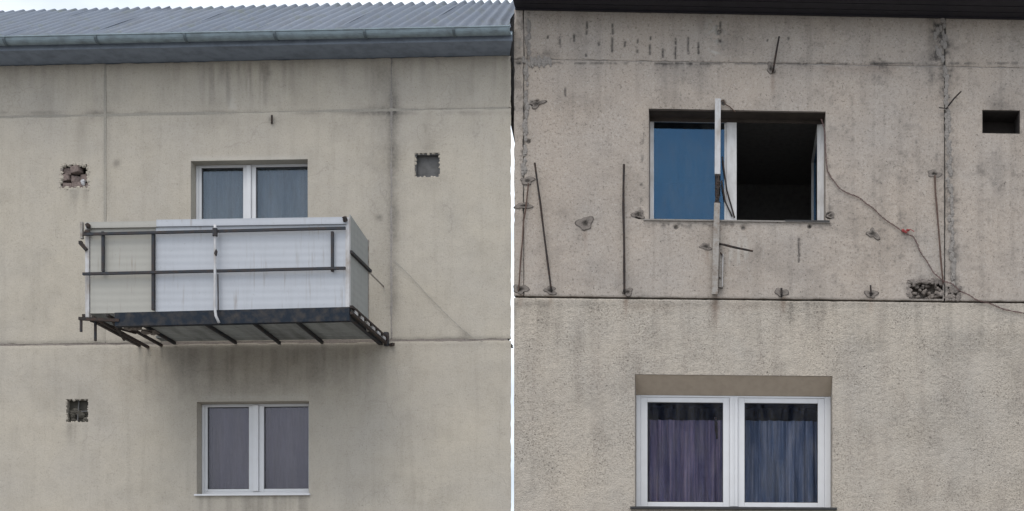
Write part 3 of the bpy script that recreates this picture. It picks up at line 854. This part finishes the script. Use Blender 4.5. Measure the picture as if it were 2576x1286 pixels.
# right console: two chords with white blocks between
for dz, du in ((.03, 0.05), (-.035, 0.05)):
    m = MB(); m.bar((uR + du, yf + .0, zb + dz), (uR + du, .06, zb + dz - .01), .03, .026); m.build('console_chord', M['rod_black'], bal)
for k in range(6):
    yy = yf + .08 + k * .17
    m = MB(); m.box(uR + .045, uR + .062, yy, yy + .085, zb - .022, zb + .02); m.build('spacer_block', M['steel_white'], bal, bevel=.004)
    m = MB(); m.bar((uR + .05, yy + .085, zb - .022), (uR + .05, yy + .15, zb + .022), .016); m.build('lacing_bar', M['rod_black'], bal)
m = MB(); m.bar((uR + .05, -.02, zb + .08), (uR + .05, -.02, zb - .07), .05, .03); m.build('wall_plate', M['steel_dark'], bal)
m = MB(); m.bar((uR + .05, .05, zb - .05), (uR + .14, -.05, zb - .06), .03); m.build('anchor_tip', M['rod_black'], bal)
m = MB(); m.bar((uR - .02, yf + .03, zb - .035), (uR - .02, .05, zb - .035), .045, .04); m.build('side_beam', M['steel_dark'], bal)
# left console
for du, dz in ((-.03, -.03), (.07, -.05), (.22, -.03)):
    m = MB(); m.bar((uL + du, yf - .01, zb + dz), (uL + du, .06, zb + dz), .028); m.build('console_chord', M['rod_black'], bal)
m = MB(); m.bar((uL - .08, yf + .0, zb - .06), (uD + .05, yf + .0, zb - .085), .03); m.build('edge_bar', M['rod_black'], bal)
m = MB(); m.bar((uL - .03, yf + .12, zb - .045), (uL + .22, yf + .55, zb - .05), .022); m.build('diagonal_brace', M['rod_black'], bal)
m = MB(); m.bar((uL + .22, yf + .10, zb - .062), (uL - .02, yf + .75, zb - .062), .022); m.build('diagonal_brace', M['rod_black'], bal)
for px, ya, yb3, d in ((204, 803, 835, DB), (240, 806, 858, DB - .1)):
    a, b = FP(px, ya, d), FP(px, yb3, d)
    m = MB(); m.bar(a, b, .02); m.build('hanging_stub', M['steel_dark'], bal)
for k in range(5):
    m = MB(); m.lump((uD - .06 + k * .05, yf + .18 + .08 * k, zb - .06 - .02 * (k % 2)), .045, 200 + k, (1.3, 1, .6)); m.build('debris_lump', M['rubble'], bal)

# left facade bits
m = MB(); a = LB.at(683, 312, -.03); m.tube([a, LB.at(684, 308, .03), LB.at(684, 290, .035)], .011, 6)
single('steel_stub', m, M['rod_black'], LB, LB.at(683, 312), 'short dark steel stub in cream wall above the balcony window', 'steel rod')
m = MB(); pts = [LB.at(x, y_, .012 + .01 * (i % 2)) for i, (x, y_) in enumerate(((992, 655), (1030, 692), (1075, 742), (1120, 788), (1160, 826), (1192, 851), (1215, 860)))]
m.tube(pts, .0025, 5)
single('thin_wire', m, M['wire_grey'], LB, pts[0], 'thin grey wire slanting down cream wall from the vertical panel joint', 'wire', smooth=True)

# ================================================================== RIGHT BUILDING
right = empty('apartment_building', RB, (0, 0, 0), 'weathered grey panel block with dark eaves, open upper window and steel rods in its wall', 'building')
R_top = RB.z(36, 1930); R_j1 = RB.z(160, 1930); R_j2 = RB.z(756, 1930); R_j3 = RB.z(1440, 1930)
rA, rB, rC = RB.u(1318), RB.u(2378), RB.u(2850)
wr1 = rect(RB, 1632, 2077, 277, 556)
wr2 = rect(RB, 1597, 2094, 944, 1278)
vr = rect(RB, 2471, 2566, 277, 336)
hole = rect(RB, 2287, 2372, 708, 752)
hole2 = rect(RB, 2384, 2416, 722, 752)

SLOTS = [(1378, 90, 97), (1408, 93, 110), (1410, 113, 118), (1444, 87, 105), (1477, 55, 72), (1476, 77, 86), (1474, 136, 142), (1507, 106, 114),
         (1541, 60, 68), (1541, 72, 86), (1540, 95, 130), (1572, 105, 117), (1604, 100, 108), (1603, 126, 132), (1637, 92, 100), (1635, 112, 138),
         (1668, 122, 144), (1700, 96, 112), (1699, 118, 148), (1731, 94, 136), (1757, 107, 120), (1757, 124, 135), (1812, 55, 84), (1811, 100, 106),
         (1422, 222, 240), (2010, 600, 660), (1983, 95, 100), (1930, 100, 104)]
PITS = [(1607, 542, 9, 1.0), (1345, 265, 8, .9), (1352, 258, 7, .8), (1338, 258, 4, .7), (2085, 543, 9, 1.0), (1820, 258, 7, .9), (2037, 570, 5, .9), (1330, 355, 5, .7), (1700, 572, 5, .7), (1870, 575, 6, .5)]

def attr_r(U, Z, px, py):
    n1 = fbm(U * 3, Z * 3, 21, 4); n2 = fbm(U * 17, Z * 17, 22, 4); n3 = fbm(U * 45, Z * 45, 27, 3); st = fbm(U * 14, Z * 0.8, 24, 4)
    up = sm(756, 745, py)
    d = .75 * gs(px, 2362 + 14 * (n1 - .5), 24) * sm(165, 150, py) * (0.25 + sm(.42, .6, n2))
    d += .55 * gs(px, 2378 + .035 * (py - 160), 15) * sm(150, 170, py) * up * (0.3 + sm(.4, .62, n2))
    d += .25 * gs(px, 2340, 60) * sm(500, 300, py) * n1
    d += .85 * gs(py, 160 + 4 * (n1 - .5), 3.0) * sm(.38, .5, n2)
    d += .45 * gs(py, 163, 9) * sm(.45, .62, n1) * n2 * 1.6
    d += .85 * gs(px, 1330 - .03 * py + 26 * (n1 - .5), 3.0) * sm(.40, .5, n2) * sm(480, 420, py)
    d += .50 * gs(px, 1308, 24) * sm(420, 200, py) * sm(.45, .62, n2)
    d += .65 * gs(px, 1375, 26) * gs(py, 138, 14) * sm(.4, .6, n2)
    d += .33 * gs(px, 1855, 28) * sm(40, 60, py) * sm(170, 130, py) * (.4 + st)
    d += .30 * gs(px, 1800, 60) * gs(py, 95, 45) * sm(.45, .65, n2)
    d += .60 * gs(px, 1808, 8) * gs(py, 75, 22) * sm(.45, .6, n2) * 1.5
    d += .42 * gs(px, 2516, 38) * sm(180, 275, py) * sm(290, 280, py)
    d += .22 * gs(px, 1480, 70) * gs(py, 500, 80) * n1 * 1.5
    d += .22 * gs(px, 1960, 120) * gs(py, 650, 50) * n1 * 1.5
    d += .24 * gs(px, 1400, 60) * gs(py, 240, 40) * n1
    d += .5 * gs(py, 566, 8) * sm(1640, 1660, px) * sm(1890, 1860, px) * sm(.42, .62, n2)
    d += .35 * gs(py, 566, 6) * sm(1600, 1610, px) * sm(2100, 2080, px) * sm(.45, .65, n2)
    d += .8 * gs(px, 1621 - .04 * (py - 280), 4) * sm(300, 330, py) * sm(560, 540, py) * sm(.46, .6, n2)
    d += .5 * gs(px, 2086, 3.5) * sm(300, 330, py) * sm(560, 540, py) * sm(.46, .6, n2)
    d += .22 * sm(.52, .74, n1) * up + .16 * sm(.5, .75, st) * up
    d += .35 * sm(.60, .72, n2) * sm(1960, 2120, px) * up * (.2 + n1)
    d += .45 * gs(px, 2395, 34) * gs(py, 735, 30) * sm(.45, .6, n2) * up
    rust = .45 * gs(px, 1352, 10) * gs(py, 262, 7) + .3 * gs(px, 1830, 40) * gs(py, 572, 8) * sm(.45, .6, n2) + .35 * gs(px, 2150, 110) * gs(py, 172, 12) * n1 \
        + sum(k_ * gs(px, x_ + 5 * (n1 - .5), w_) * sm(y_ - 4, y_ + 3, py) * sm(y_ + l_, y_ + 5, py) * (.3 + n2) for x_, y_, w_, l_, k_ in
              ((1970, 746, 7, 60, .5), (2192, 748, 6, 55, .5), (1574, 742, 6, 70, .5), (1386, 738, 6, 50, .45), (1308, 735, 7, 60, .45), (1944, 185, 5, 70, .5), (1472, 575, 6, 70, .3), (1800, 745, 9, 110, .55), (2350, 450, 5, 60, .25), (1780, 628, 7, 60, .35), (2383, 280, 5, 60, .35))) \
        + .2 * gs(py, 772, 12) * sm(1550, 1600, px) * sm(2000, 1900, px) * n1
    pale = .55 * gs(px, 1800, 26) * gs(py, 85, 42) * sm(.55, .66, n2) + .6 * gs(px, 1796, 15) * gs(py, 131 + .25 * (px - 1796), 3) \
        + .4 * gs(px, 1850, 70) * gs(py, 640, 50) * sm(.6, .75, fbm(U * 25, Z * 3, 28, 3)) + .35 * gs(px, 1335, 5) * gs(py, 262, 9) \
        + .35 * gs(px, 1310, 18) * gs(py, 108, 10) * sm(.5, .6, n2)
    d = d * 0.72
    for (x, a, b) in SLOTS:
        d += 1.0 * sm(.3, .45, n3 + .1) * gs(px, x + 3 * (n2 - .5), 2.3) * sm(a - 3, a + 1, py) * sm(b + 3, b - 1, py)
    for (x, y, r, k) in PITS:
        rr = np.sqrt((px - x) ** 2 + (py - y) ** 2) * (0.6 + .9 * n2)
        d += k * sm(r * 1.25, r * .7, rr)
    d = np.where(py > 752, .15 * sm(.5, .75, n1) + .3 * gs(py, 765, 8) * n2, d)
    d = np.where(py > 752, d + .26 * sm(.45, .7, st) * sm(754, 760, py) * sm(920, 770, py) * (.3 + n1), d)
    d = np.where(py > 752, d + .35 * gs(px, 1660, 40) * gs(py, 860, 20) * n2, d)
    return {'dirt_shade': d, 'rust': rust, 'pale': np.where(py > 752, 0, pale)}

def relief_r(U, Z, px, py):
    n2 = fbm(U * 17, Z * 17, 22, 4); n3 = fbm(U * 34, Z * 34, 23, 3)
    r = (fbm(U * 1.1, Z * 1.1, 25, 3) - .5) * .012 + (n2 - .5) * .006
    low = py > 752
    r = np.where(low, r * .6 + (n3 - .5) * .008, r + (n3 - .5) * .003)
    for (x, a, b) in SLOTS:
        r = r - .012 * gs(px, x + 3 * (n2 - .5), 2.6) * sm(a - 3, a + 1, py) * sm(b + 3, b - 1, py)
    for (x, y, q, k) in PITS:
        rr = np.sqrt((px - x) ** 2 + (py - y) ** 2) * (0.6 + .9 * n2)
        r = r - .03 * k * sm(q * 1.3, q * .6, rr)
    return r

kw = dict(attr_fn=attr_r, relief_fn=relief_r)
H = .012
wall_panel(RB, right, M['wall_r'], .003, rA - H * .5, R_j1 + H * .4, R_top, [], .011, shear=(.1, 0), seed=11, **kw)
wall_panel(RB, right, M['wall_r'], rA, rB - H, R_j1 + H * .4, R_top, [], .011, seed=12, **kw)
wall_panel(RB, right, M['wall_r'], rB, rC, R_j1 + H * .4, R_top, [], .012, seed=13, **kw)
wall_panel(RB, right, M['wall_r'], .003, rA - H * .5, R_j2 + .022, R_j1, [], .011, shear=(.1, 0), seed=14, **kw)
wall_panel(RB, right, M['wall_r'], rA, rB - H, R_j2 + .022, R_j1, [wr1, hole], .011, jag=.003, seed=15, **kw)
wall_panel(RB, right, M['wall_r'], rB, rC, R_j2 + .022, R_j1, [vr, hole2], .012, jag=.003, seed=16, **kw)
wall_panel(RB, right, M['rough_r'], .003, rC, R_j3 + .02, R_j2, [wr2], .011, jag=.002, shear=(.1, 0), seed=17, **kw)
wall_panel(RB, right, M['rough_r'], .003, rC, 0.0, R_j3, [], .12, shear=(.1, 0), seed=18, **kw)
core(RB, right, .003, rC, R_top, (R_top - .12, R_j2, R_j3), 4.4, .1, 0)
m = MB(); m.box(.05, rC, .055, .12, R_j2 - .02, R_j2 + .05); m.build('joint_filler', M['sealant'], right)
m = MB(); m.box(.05, rC, .008, .08, R_j1 - .02, R_j1 + .02); m.build('joint_filler', M['mortar'], right)
m = MB(); m.box(rA - .03, rA + .02, .012, .08, R_j2 + .055, R_top - .01); m.build('joint_filler', M['sealant'], right)
m = MB(); m.box(rB - .03, rB + .02, .012, .08, R_j2 + .055, R_top - .01); m.build('joint_filler', M['sealant'], right)
# crumbled mortar lying in the vertical joints
def mortar_strip(path, width, seed, prob=1.0):
    rg = random.Random(seed); m = MB()
    for (x, y_) in path:
        if rg.random() > prob: continue
        c = RB.at(x + rg.uniform(-width, width) * .5, y_, .002)
        m.lump(c, rg.uniform(.016, .03), rg.random(), (1.0, .5, 1.7), 6, 4)
    o = m.build('joint_mortar', M['mortar'], right); o['kind'] = 'stuff'; return o
mortar_strip([(2379 + .035 * (y_ - 170) , y_) for y_ in np.arange(172, 745, 6)], 9, 4, .85)
mortar_strip([(2365, y_) for y_ in np.arange(48, 158, 6)], 26, 5, .75)
mortar_strip([(1331 - .03 * y_, y_) for y_ in np.arange(36, 440, 8)], 8, 6, .6)
mortar_strip([(1320 + 3 * k, 150 + (k % 4) * 4) for k in range(24)], 10, 7, .8)

# eaves
m = MB()
eo = .36
for k in range(3):
    ya = -.002 - k * .12
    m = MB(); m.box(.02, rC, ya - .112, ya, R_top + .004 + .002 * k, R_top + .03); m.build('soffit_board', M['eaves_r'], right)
m = MB(); m.box(.02, rC, -.002, .3, R_top + .003, R_top + .03); m.build('wall_plate', M['eaves_r'], right)
m = MB(); m.box(.02, rC, -.025, -.004, R_top - .012, R_top + .0025); m.build('eaves_batten', M['eaves_r'], right)
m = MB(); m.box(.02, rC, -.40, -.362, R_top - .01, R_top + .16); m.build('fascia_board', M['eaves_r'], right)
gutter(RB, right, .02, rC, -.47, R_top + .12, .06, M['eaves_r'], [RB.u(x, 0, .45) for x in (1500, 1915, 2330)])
m = MB(); m.prism([(.05, -.45, R_top + .17), (.05, 2.2, R_top + 1.3), (.05, 4.8, R_top + .1), (.05, 4.7, R_top + .02), (.05, 2.2, R_top + 1.22), (.05, -.42, R_top + .1615)], (rC - .05, 0, 0)); m.build('roof', M['eaves_r'], right)

# upper right window: left light closed, right light standing open
dep = .27
fr = inset(wr1, .002); y = dep - .07
q = lambda x0, x1, y0, y1, d=-dep: rect(RB, x0, x1, y0, y1, d)
mb = MB(); frame_ring(mb, fr, (.03, .045, .018, .02), y, y + .065)
w = mb.build('window', M['pvc_old'], right, bevel=.003)
mu0, mu1 = RB.u(1828, 430, -y), RB.u(1853, 430, -y)
m = MB(); m.box(mu0, mu1, y - .012, y + .06, fr[2] + .019, fr[3] - .021); m.build('mullion', M['pvc_old'], w, bevel=.003)
m = MB(); m.box(fr[0] + .001, fr[1] - .001, .004, y - .002, fr[3] - .014, fr[3] + .001); m.build('shaded_lintel_board', M['head'], w)  # dark brown head board, the soffit's shade put into its colour
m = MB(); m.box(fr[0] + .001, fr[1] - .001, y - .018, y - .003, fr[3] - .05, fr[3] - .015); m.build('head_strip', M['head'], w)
s_ = MB(); frame_ring(s_, (fr[0] + .031, mu0 - .001, fr[2] + .019, fr[3] - .021), (.012, .025, .012, .02), y + .012, y + .05); s_.build('sash', M['pvc_old'], w)
s_ = MB(); s_.box(fr[0] + .041, mu0 - .024, y + .026, y + .032, fr[2] + .029, fr[3] - .039); s_.build('pane', M['glass_blue'], w)
# open sash swung inwards, hinged at the right jamb
sash_r = MB(); hx = fr[1] - .05; L_ = hx - mu1 - .01
ang = math.radians(90)
def sp(t, z, o=0.0): return (hx - t * L_ * math.cos(ang) + o * math.sin(ang), y + .04 + t * L_ * math.sin(ang) + o * math.cos(ang), z)
z0_, z1_ = fr[2] + .03, fr[3] - .03
for (a, b) in ((sp(0, z0_), sp(0, z1_)), (sp(1, z0_), sp(1, z1_)), (sp(0, z0_ + .03), sp(1, z0_ + .03)), (sp(0, z1_ - .03), sp(1, z1_ - .03))):
    sash_r.bar(a, b, .05, .04)
so = sash_r.build('open_sash', M['pvc_old'], w)
s_ = MB(); s_.prism([sp(.06, z0_ + .06), sp(.94, z0_ + .06), sp(.94, z1_ - .06), sp(.06, z1_ - .06)], (.005, 0, 0)); s_.build('pane', M['glass_blue'], so)
m = MB(); m.box(fr[0] - .06, fr[1] + .05, -.018, .19, wr1[2] - .012, wr1[2] + .004); m.build('sill', M['mortar'], w)
m = MB(); m.box(RB.u(1975, 556), fr[1] + .045, -.024, .0, wr1[2] - .003, wr1[2] + .011); m.build('sill_edge', M['sill'], w)
for (x0, y0, x1, y1) in ((1817, 395, 1848, 548), (1815, 455, 1842, 545)):
    m = MB(); m.tube([RB.at(x0, y0, -y + .03), RB.at((x0 + x1) / 2 - 4, (y0 + y1) / 2 + 8, -y + .05), RB.at(x1, y1, -y + .03)], .009, 6); m.build('sash_shadow_strip', M['rod_black'], w)  # dark strips standing in for the open sash's shadow and edge
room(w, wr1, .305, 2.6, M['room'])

# lower right window
dep = .26; y = dep - .075
fr = (wr2[0] + .002, wr2[1] - .002, wr2[2] + .002, RB.z(996, 1845, -y))
mb = MB()
mb.prism([(wr2[0] + .001, .012, wr2[3] - .001), (wr2[0] + .001, .29, wr2[3] - .001), (wr2[0] + .001, .29, fr[3] + .002), (wr2[0] + .001, y - .003, fr[3] + .002)], (wr2[1] - wr2[0] - .002, 0, 0))
mb.build('splayed_lintel', M['plaster'], right)
mb = MB(); frame_ring(mb, fr, (.05, .07, .04, .02), y, y + .07)
w = mb.build('window', M['pvc'], right, bevel=.004)
uc = RB.u(1846, 1120, -y)
m = MB(); m.box(uc - .045, uc + .045, y - .016, y + .065, fr[2] + .041, fr[3] - .021); m.build('mullion', M['pvc'], w, bevel=.004)
m = MB(); m.box(uc - .006, uc + .006, y - .026, y - .0165, fr[2] + .041, fr[3] - .03); m.build('cover_bead', M['pvc'], w, bevel=.003)
for (a, b, cm, sd) in ((fr[0] + .051, uc - .046, 'curt_lace', 5), (uc + .046, fr[1] - .071, 'curt_blue', 6)):
    r_ = (a, b, fr[2] + .041, fr[3] - .021)
    s_ = MB(); frame_ring(s_, r_, (.075, .075, .05, .055), y + .008, y + .06); s_.build('sash', M['pvc'], w, bevel=.004)
    s_ = MB(); s_.box(r_[0] + .073, r_[1] - .073, y + .026, y + .032, r_[2] + .048, r_[3] - .053); s_.build('pane', M['glass_blue2'], w); s_ = MB(); frame_ring(s_, (r_[0] + .075, r_[1] - .075, r_[2] + .05, r_[3] - .055), .007, y + .018, y + .0255); s_.build('seal', M['sill'], w)
    curtain(w, (r_[0] - .02, r_[1] + .02, fr[2] + .02, fr[3] - .245), y + .15, M[cm], 8, .026, sd)
m = MB(); m.box(fr[0] - .05, fr[1] + .05, -.05, y - .003, wr2[2] - .02, wr2[2] + .004); m.build('sill', M['sill'], w)
m = MB(); m.tube([RB.at(1800, 1050, -.36), RB.at(1803, 1080, -.36), RB.at(1806, 1105, -.36)], [.02, .03, .02], 6); m.build('dark_tassel', M['rod_black'], w)
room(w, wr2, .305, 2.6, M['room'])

# vent opening of the right building
v = vent_box(right, vr, .28, M['recess_shade'])
m = MB(); frame_ring(m, inset(vr, .001), .008, .012, .279); m.build('shade_lining', M['recess_shade'], v)  # dark lining added; the deep recess's shade is put into its colour
# broken hole at the panel joint with rubble
v2 = vent_box(right, hole2, .10, M['rubble'], .015)
v = vent_box(right, hole, .11, M['rubble'], .015)
rg = random.Random(31)
for (hr, vv_, cnt) in ((hole, v, 40), (hole2, v2, 14)):
    u0, u1, z0, z1 = hr
    for k in range(cnt):
        c = Vector((u0 + (u1 - u0) * ((k * .618) % 1), .02 + rg.uniform(0, .05), z0 + (z1 - z0) * rg.random())); h_ = Vector((rg.uniform(-1, 1), rg.uniform(-.4, .4), rg.uniform(-.8, .8))) * .03
        m = MB(); m.bar(c - h_, c + h_, rg.uniform(.03, .075), rg.uniform(.025, .06)); m.build('rubble_stone', M['rubble'], vv_, bevel=.01)
u0, u1, z0, z1 = hole
m = MB()
for k in range(36):
    t = k / 36; e = rg.random()
    if t < .6: p = (u0 + (u1 - u0) * (t / .6), .006, z1 + rg.uniform(-.015, .02))
    elif t < .8: p = (u0 + rg.uniform(-.02, .015), .006, z0 + (z1 - z0) * (t - .6) / .2)
    else: p = (u1 + rg.uniform(-.02, .1), .006, z0 + (z1 - z0) * .6 * (t - .8) / .2)
    m.lump(p, rg.uniform(.014, .034), 400 + k, (1.2, .55, .9))
m.build('broken_rim', M['patch'], v)['kind'] = 'stuff'
m = MB()
for k in range(26):
    c = RB.at(2385 + 30 * rg.random(), 722 + 32 * rg.random(), .003)
    m.lump(c, rg.uniform(.012, .03), 500 + k, (1.1, .5, 1.0))
m.build('loose_mortar', M['patch'], right)['kind'] = 'stuff'

# mortar patches in the wall
def patch(px, py, rx, ry, seed, hole=0.3, mat='patch', rough=.35):
    rg = random.Random(seed); c = RB.at(px, py, 0); n = 26
    ph = [rg.uniform(0, 6.28) for _ in range(4)]
    ks = [1 + rough * (.5 * math.sin(2 * 2 * math.pi * k / n + ph[0]) + .5 * math.sin(3 * 2 * math.pi * k / n + ph[1]) + .35 * math.sin(5 * 2 * math.pi * k / n + ph[2])) for k in range(n)]
    vv = [(c.x, -.008, c.z)]; ff = []; dirt_shade = [1.0]  # the hole's darkness is painted onto the centre of the dab
    for (t, h, dd) in ((.28, .0005, 1.0 if hole > .2 else .3), (.5, .0015, hole * .9), (.82, .002, .05), (.97, .0005, .75), (1.06, -.012, 1.0)):
        for k in range(n):
            a = 2 * math.pi * k / n
            kk = 1 + (ks[k] - 1) * t
            vv.append((c.x + rx * S * t * kk * math.cos(a), (-h - .006 - rg.uniform(0, .003)) if h > 0 else .012, c.z + ry * S * t * kk * math.sin(a))); dirt_shade.append(dd * rg.uniform(.6, 1))
    for k in range(n): ff.append((0, 1 + k, 1 + (k + 1) % n))
    for i in range(4):
        for k in range(n):
            a = 1 + i * n; ff.append((a + k, a + n + k, a + n + (k + 1) % n, a + (k + 1) % n))
    mb = MB(); mb.v = vv; mb.f = [f_[::-1] for f_ in ff]
    o = mb.build('mortar_patch', M[mat], right)
    at_ = o.data.attributes.new('dirt_shade', 'FLOAT', 'POINT')
    if len(at_.data) == len(dirt_shade): at_.data.foreach_set('value', dirt_shade)
    return o
patch(1472, 562, 19, 19, 1, .3)
patch(1327, 455, 17, 10, 2, .25)
patch(1318, 518, 19, 9, 3, .35)
patch(1310, 728, 17, 13, 4, .5)
patch(1385, 731, 16, 10, 5, .4)
patch(1579, 735, 14, 9, 6, .3)
patch(1966, 736, 16, 11, 7, .2)
patch(2192, 740, 15, 11, 8, .3)
patch(2350, 438, 17, 10, 9, .3)
patch(1939, 173, 10, 14, 10, .4)
patch(2196, 589, 14, 12, 11, .8, rough=.6)
patch(1775, 621, 14, 9, 12, .7)
patch(1607, 540, 12, 12, 13, 1.0, 'patch', .6)
patch(2090, 543, 9, 8, 14, .8)
patch(1350, 262, 16, 8, 15, .9, 'patch', .8)

# ------------------------------------------------------------------ steel left in the wall
GR = 'steel rods left in the grey wall'
def rod(pts, r, mat, label, name='steel_rod', into=True, group=GR):
    P = [RB.at(x, y_, d) for x, y_, d in pts]
    if into:
        x, y_, d = pts[0]; P = [RB.at(x, y_, -.06), RB.at(x, y_, min(.012, d))] + P
    if len(P) > 5 and (P[-1] - P[2]).length > .5:
        rk = random.Random(int(pts[0][0])); Q = P[:3]
        for a, b in zip(P[2:], P[3:]):
            for k in (1, 2, 3): Q.append(a.lerp(b, k / 3) + Vector((rk.uniform(-.004, .004), rk.uniform(-.004, .004), 0)))
        P = Q
    m = MB(); m.tube(P, [r * (1 + .12 * math.sin(i * 2.3)) for i in range(len(P))], 8)
    return single(name, m, M[mat], RB, P[0], label, 'steel rod', group, smooth=False)
rod([(1304, 732, .02), (1307, 700, .03), (1317, 560, .034), (1330, 462, .03)], .008, 'rod_rust', 'brown rusty rod running between three mortar dabs beside the cracked block edge')
rod([(1387, 733, .02), (1385, 722, .04), (1365, 560, .05), (1345, 410, .06)], .011, 'rod_black', 'long black rod leaning towards the cracked block edge from a mortar dab')
rod([(1571, 737, .02), (1570, 725, .04), (1569, 580, .045), (1569, 414, .05)], .0128, 'rod_black', 'straight upright black rod rising beside the blue window pane')
rod([(2372, 712, .02), (2370, 690, .04), (2360, 560, .04), (2351, 442, .02)], .010, 'rod_rust', 'slightly tilted brown rod above the rubble hole, mortar dab at its top')
rod([(1966, 746, .02), (1966, 740, .035), (1966, 725, .036)], .011, 'rod_black', 'short black stub in a round mortar dab below the open window')
rod([(2191, 744, .02), (2191, 738, .035), (2190, 718, .036)], .0095, 'rod_black', 'short black stub above the panel joint next to the rubble hole')
rod([(1944, 181, .02), (1946, 172, .05), (1953, 130, .06), (1960, 92, .07)], .0105, 'rod_black', 'tilted black rod crossing the joint above the open window')
rod([(2382, 272, .02), (2386, 266, .05), (2400, 248, .06), (2418, 230, .07)], .0085, 'rod_black', 'short slanting black rod sticking out of the vertical joint beside dark vent')
rod([(1811, 614, .02), (1822, 616, .09), (1850, 623, .10), (1894, 632, .11)], .0125, 'rod_black', 'thick black bar lying nearly level beside the standing post')
m = MB(); m.tube([RB.at(2392, 272, -.04), RB.at(2380, 273, .03), RB.at(2362, 271, .04)], .006, 6)
single('steel_rod', m, M['rod_black'], RB, RB.at(2380, 273), 'tiny bent wire end in the vertical joint below the slanting rod', 'steel rod', GR)

# standing post in front of the upper window
pb = RB.at(1800, 742, .05)
post = empty('steel_post', RB, (pb.x, pb.y, pb.z), 'white and grey steel post standing before the open window, charred at mid height', 'post')
def post_seg(name, xa, ya, xb, yb2, w_, dpt, mat, d=.055):
    a, b = RB.at(xa, ya, d), RB.at(xb, yb2, d)
    m = MB(); m.bar(a, b, w_, dpt, up=(0, -1, 0)); return m.build(name, M[mat], post, bevel=.003)
post_seg('upper_tube', 1806, 250, 1805, 440, .064, .045, 'steel_white')
post_seg('charred_core', 1805, 440, 1804, 512, .042, .035, 'rod_black')
m = MB()
for k, (x, y_, r_) in enumerate(((1803, 443, .026), (1807, 462, .028), (1803, 478, .03), (1806, 494, .028), (1802, 506, .024), (1809, 470, .018))):
    m.lump(RB.at(x, y_, .06), r_, 600 + k, (.95, .9, 1.25))
m.build('charred_lump', M['rod_black'], post)
lt = post_seg('lower_tube', 1804, 512, 1798, 742, .066, .045, 'steel_grey')
m = MB(); a, b = RB.at(1815, 640, .03), RB.at(1813, 724, .03); m.bar(a, b, .038, .008, up=(0, -1, 0)); pl = m.build('bracket_plate', M['mortar'], post)
m = MB(); m.bar(RB.at(1819, 640, .04), RB.at(1817, 722, .04), .007, .03, up=(0, -1, 0)); m.build('plate_edge', M['steel_white'], pl)
m = MB(); m.lump(RB.at(1811, 700, .036), .011, 9, (1, .4, 1.2)); m.build('bolt_hole', M['rod_black'], pl)
m = MB(); m.bar(RB.at(1807, 724, .036), RB.at(1818, 725, .036), .01); m.build('plate_foot', M['rod_black'], pl)
m = MB(); m.tube([RB.at(1812, 636, .04), RB.at(1817, 641, .05), RB.at(1819, 645, .03)], .008, 6); m.build('hook', M['rod_black'], post)
for py in (268, 600, 735):
    m = MB(); m.bar(RB.at(1805, py, .04), RB.at(1805, py, -.03 if py > 560 else -.02), .018); m.build('wall_anchor', M['rod_rust'], post)
m = MB(); m.tube([RB.at(1812, 255, .05), RB.at(1820, 252, .03), RB.at(1824, 262, .02), RB.at(1835, 268, .012), RB.at(1850, 282, .01)], .006, 6); m.build('bent_tie', M['rod_rust'], post)

# twisted cable
path = [(2066, 300, .01), (2074, 335, .012), (2079, 390, .014), (2081, 430, .014), (2092, 450, .012), (2112, 473, .016), (2140, 490, .012), (2168, 502, .016), (2192, 520, .012), (2212, 541, .014), (2240, 562, .012), (2272, 583, .018),
        (2295, 595, .014), (2310, 618, .012), (2322, 645, .016), (2338, 670, .012), (2352, 690, .014), (2371, 705, .03), (2392, 714, .03), (2412, 728, .03), (2430, 740, .02), (2452, 752, .015), (2485, 763, .014), (2520, 776, .014), (2590, 792, .014), (2700, 815, .014)]
P = [RB.at(*p) for p in path]
dense = []
for a, b in zip(P, P[1:]):
    for k in range(6): dense.append(a.lerp(b, k / 6))
strands = []
cab = None
c0 = dense[0]
cab = empty('cable', RB, P[-1], 'red-brown twisted cable trailing from the open window down to the panel joint', 'cable')
for s_i in (0, 1):
    m = MB(); m.tube([p + Vector((.006 * math.cos(i * 1.3 + s_i * math.pi) + .006 * math.sin(i * .37), -.004, .006 * math.sin(i * 1.3 + s_i * math.pi) + .006 * math.sin(i * .53))) for i, p in enumerate(dense)], .0034, 5)
    m.build('strand', M['wire_red'], cab, smooth=True)
m = MB(); c = RB.at(2277, 581, .02)
for k in range(5): m.lump(c + Vector((random.uniform(-.035, .035), 0, random.uniform(-.014, .014))), .016, 700 + k, (1.3, .7, .8))
m.build('red_knot', M['red'], cab)
m = MB(); m.tube([c, RB.at(2290, 577, .03), RB.at(2300, 583, .03)], .004, 5); m.build('loose_end', M['red'], cab)
print('RR', RR, 'heights', L_top, R_top)
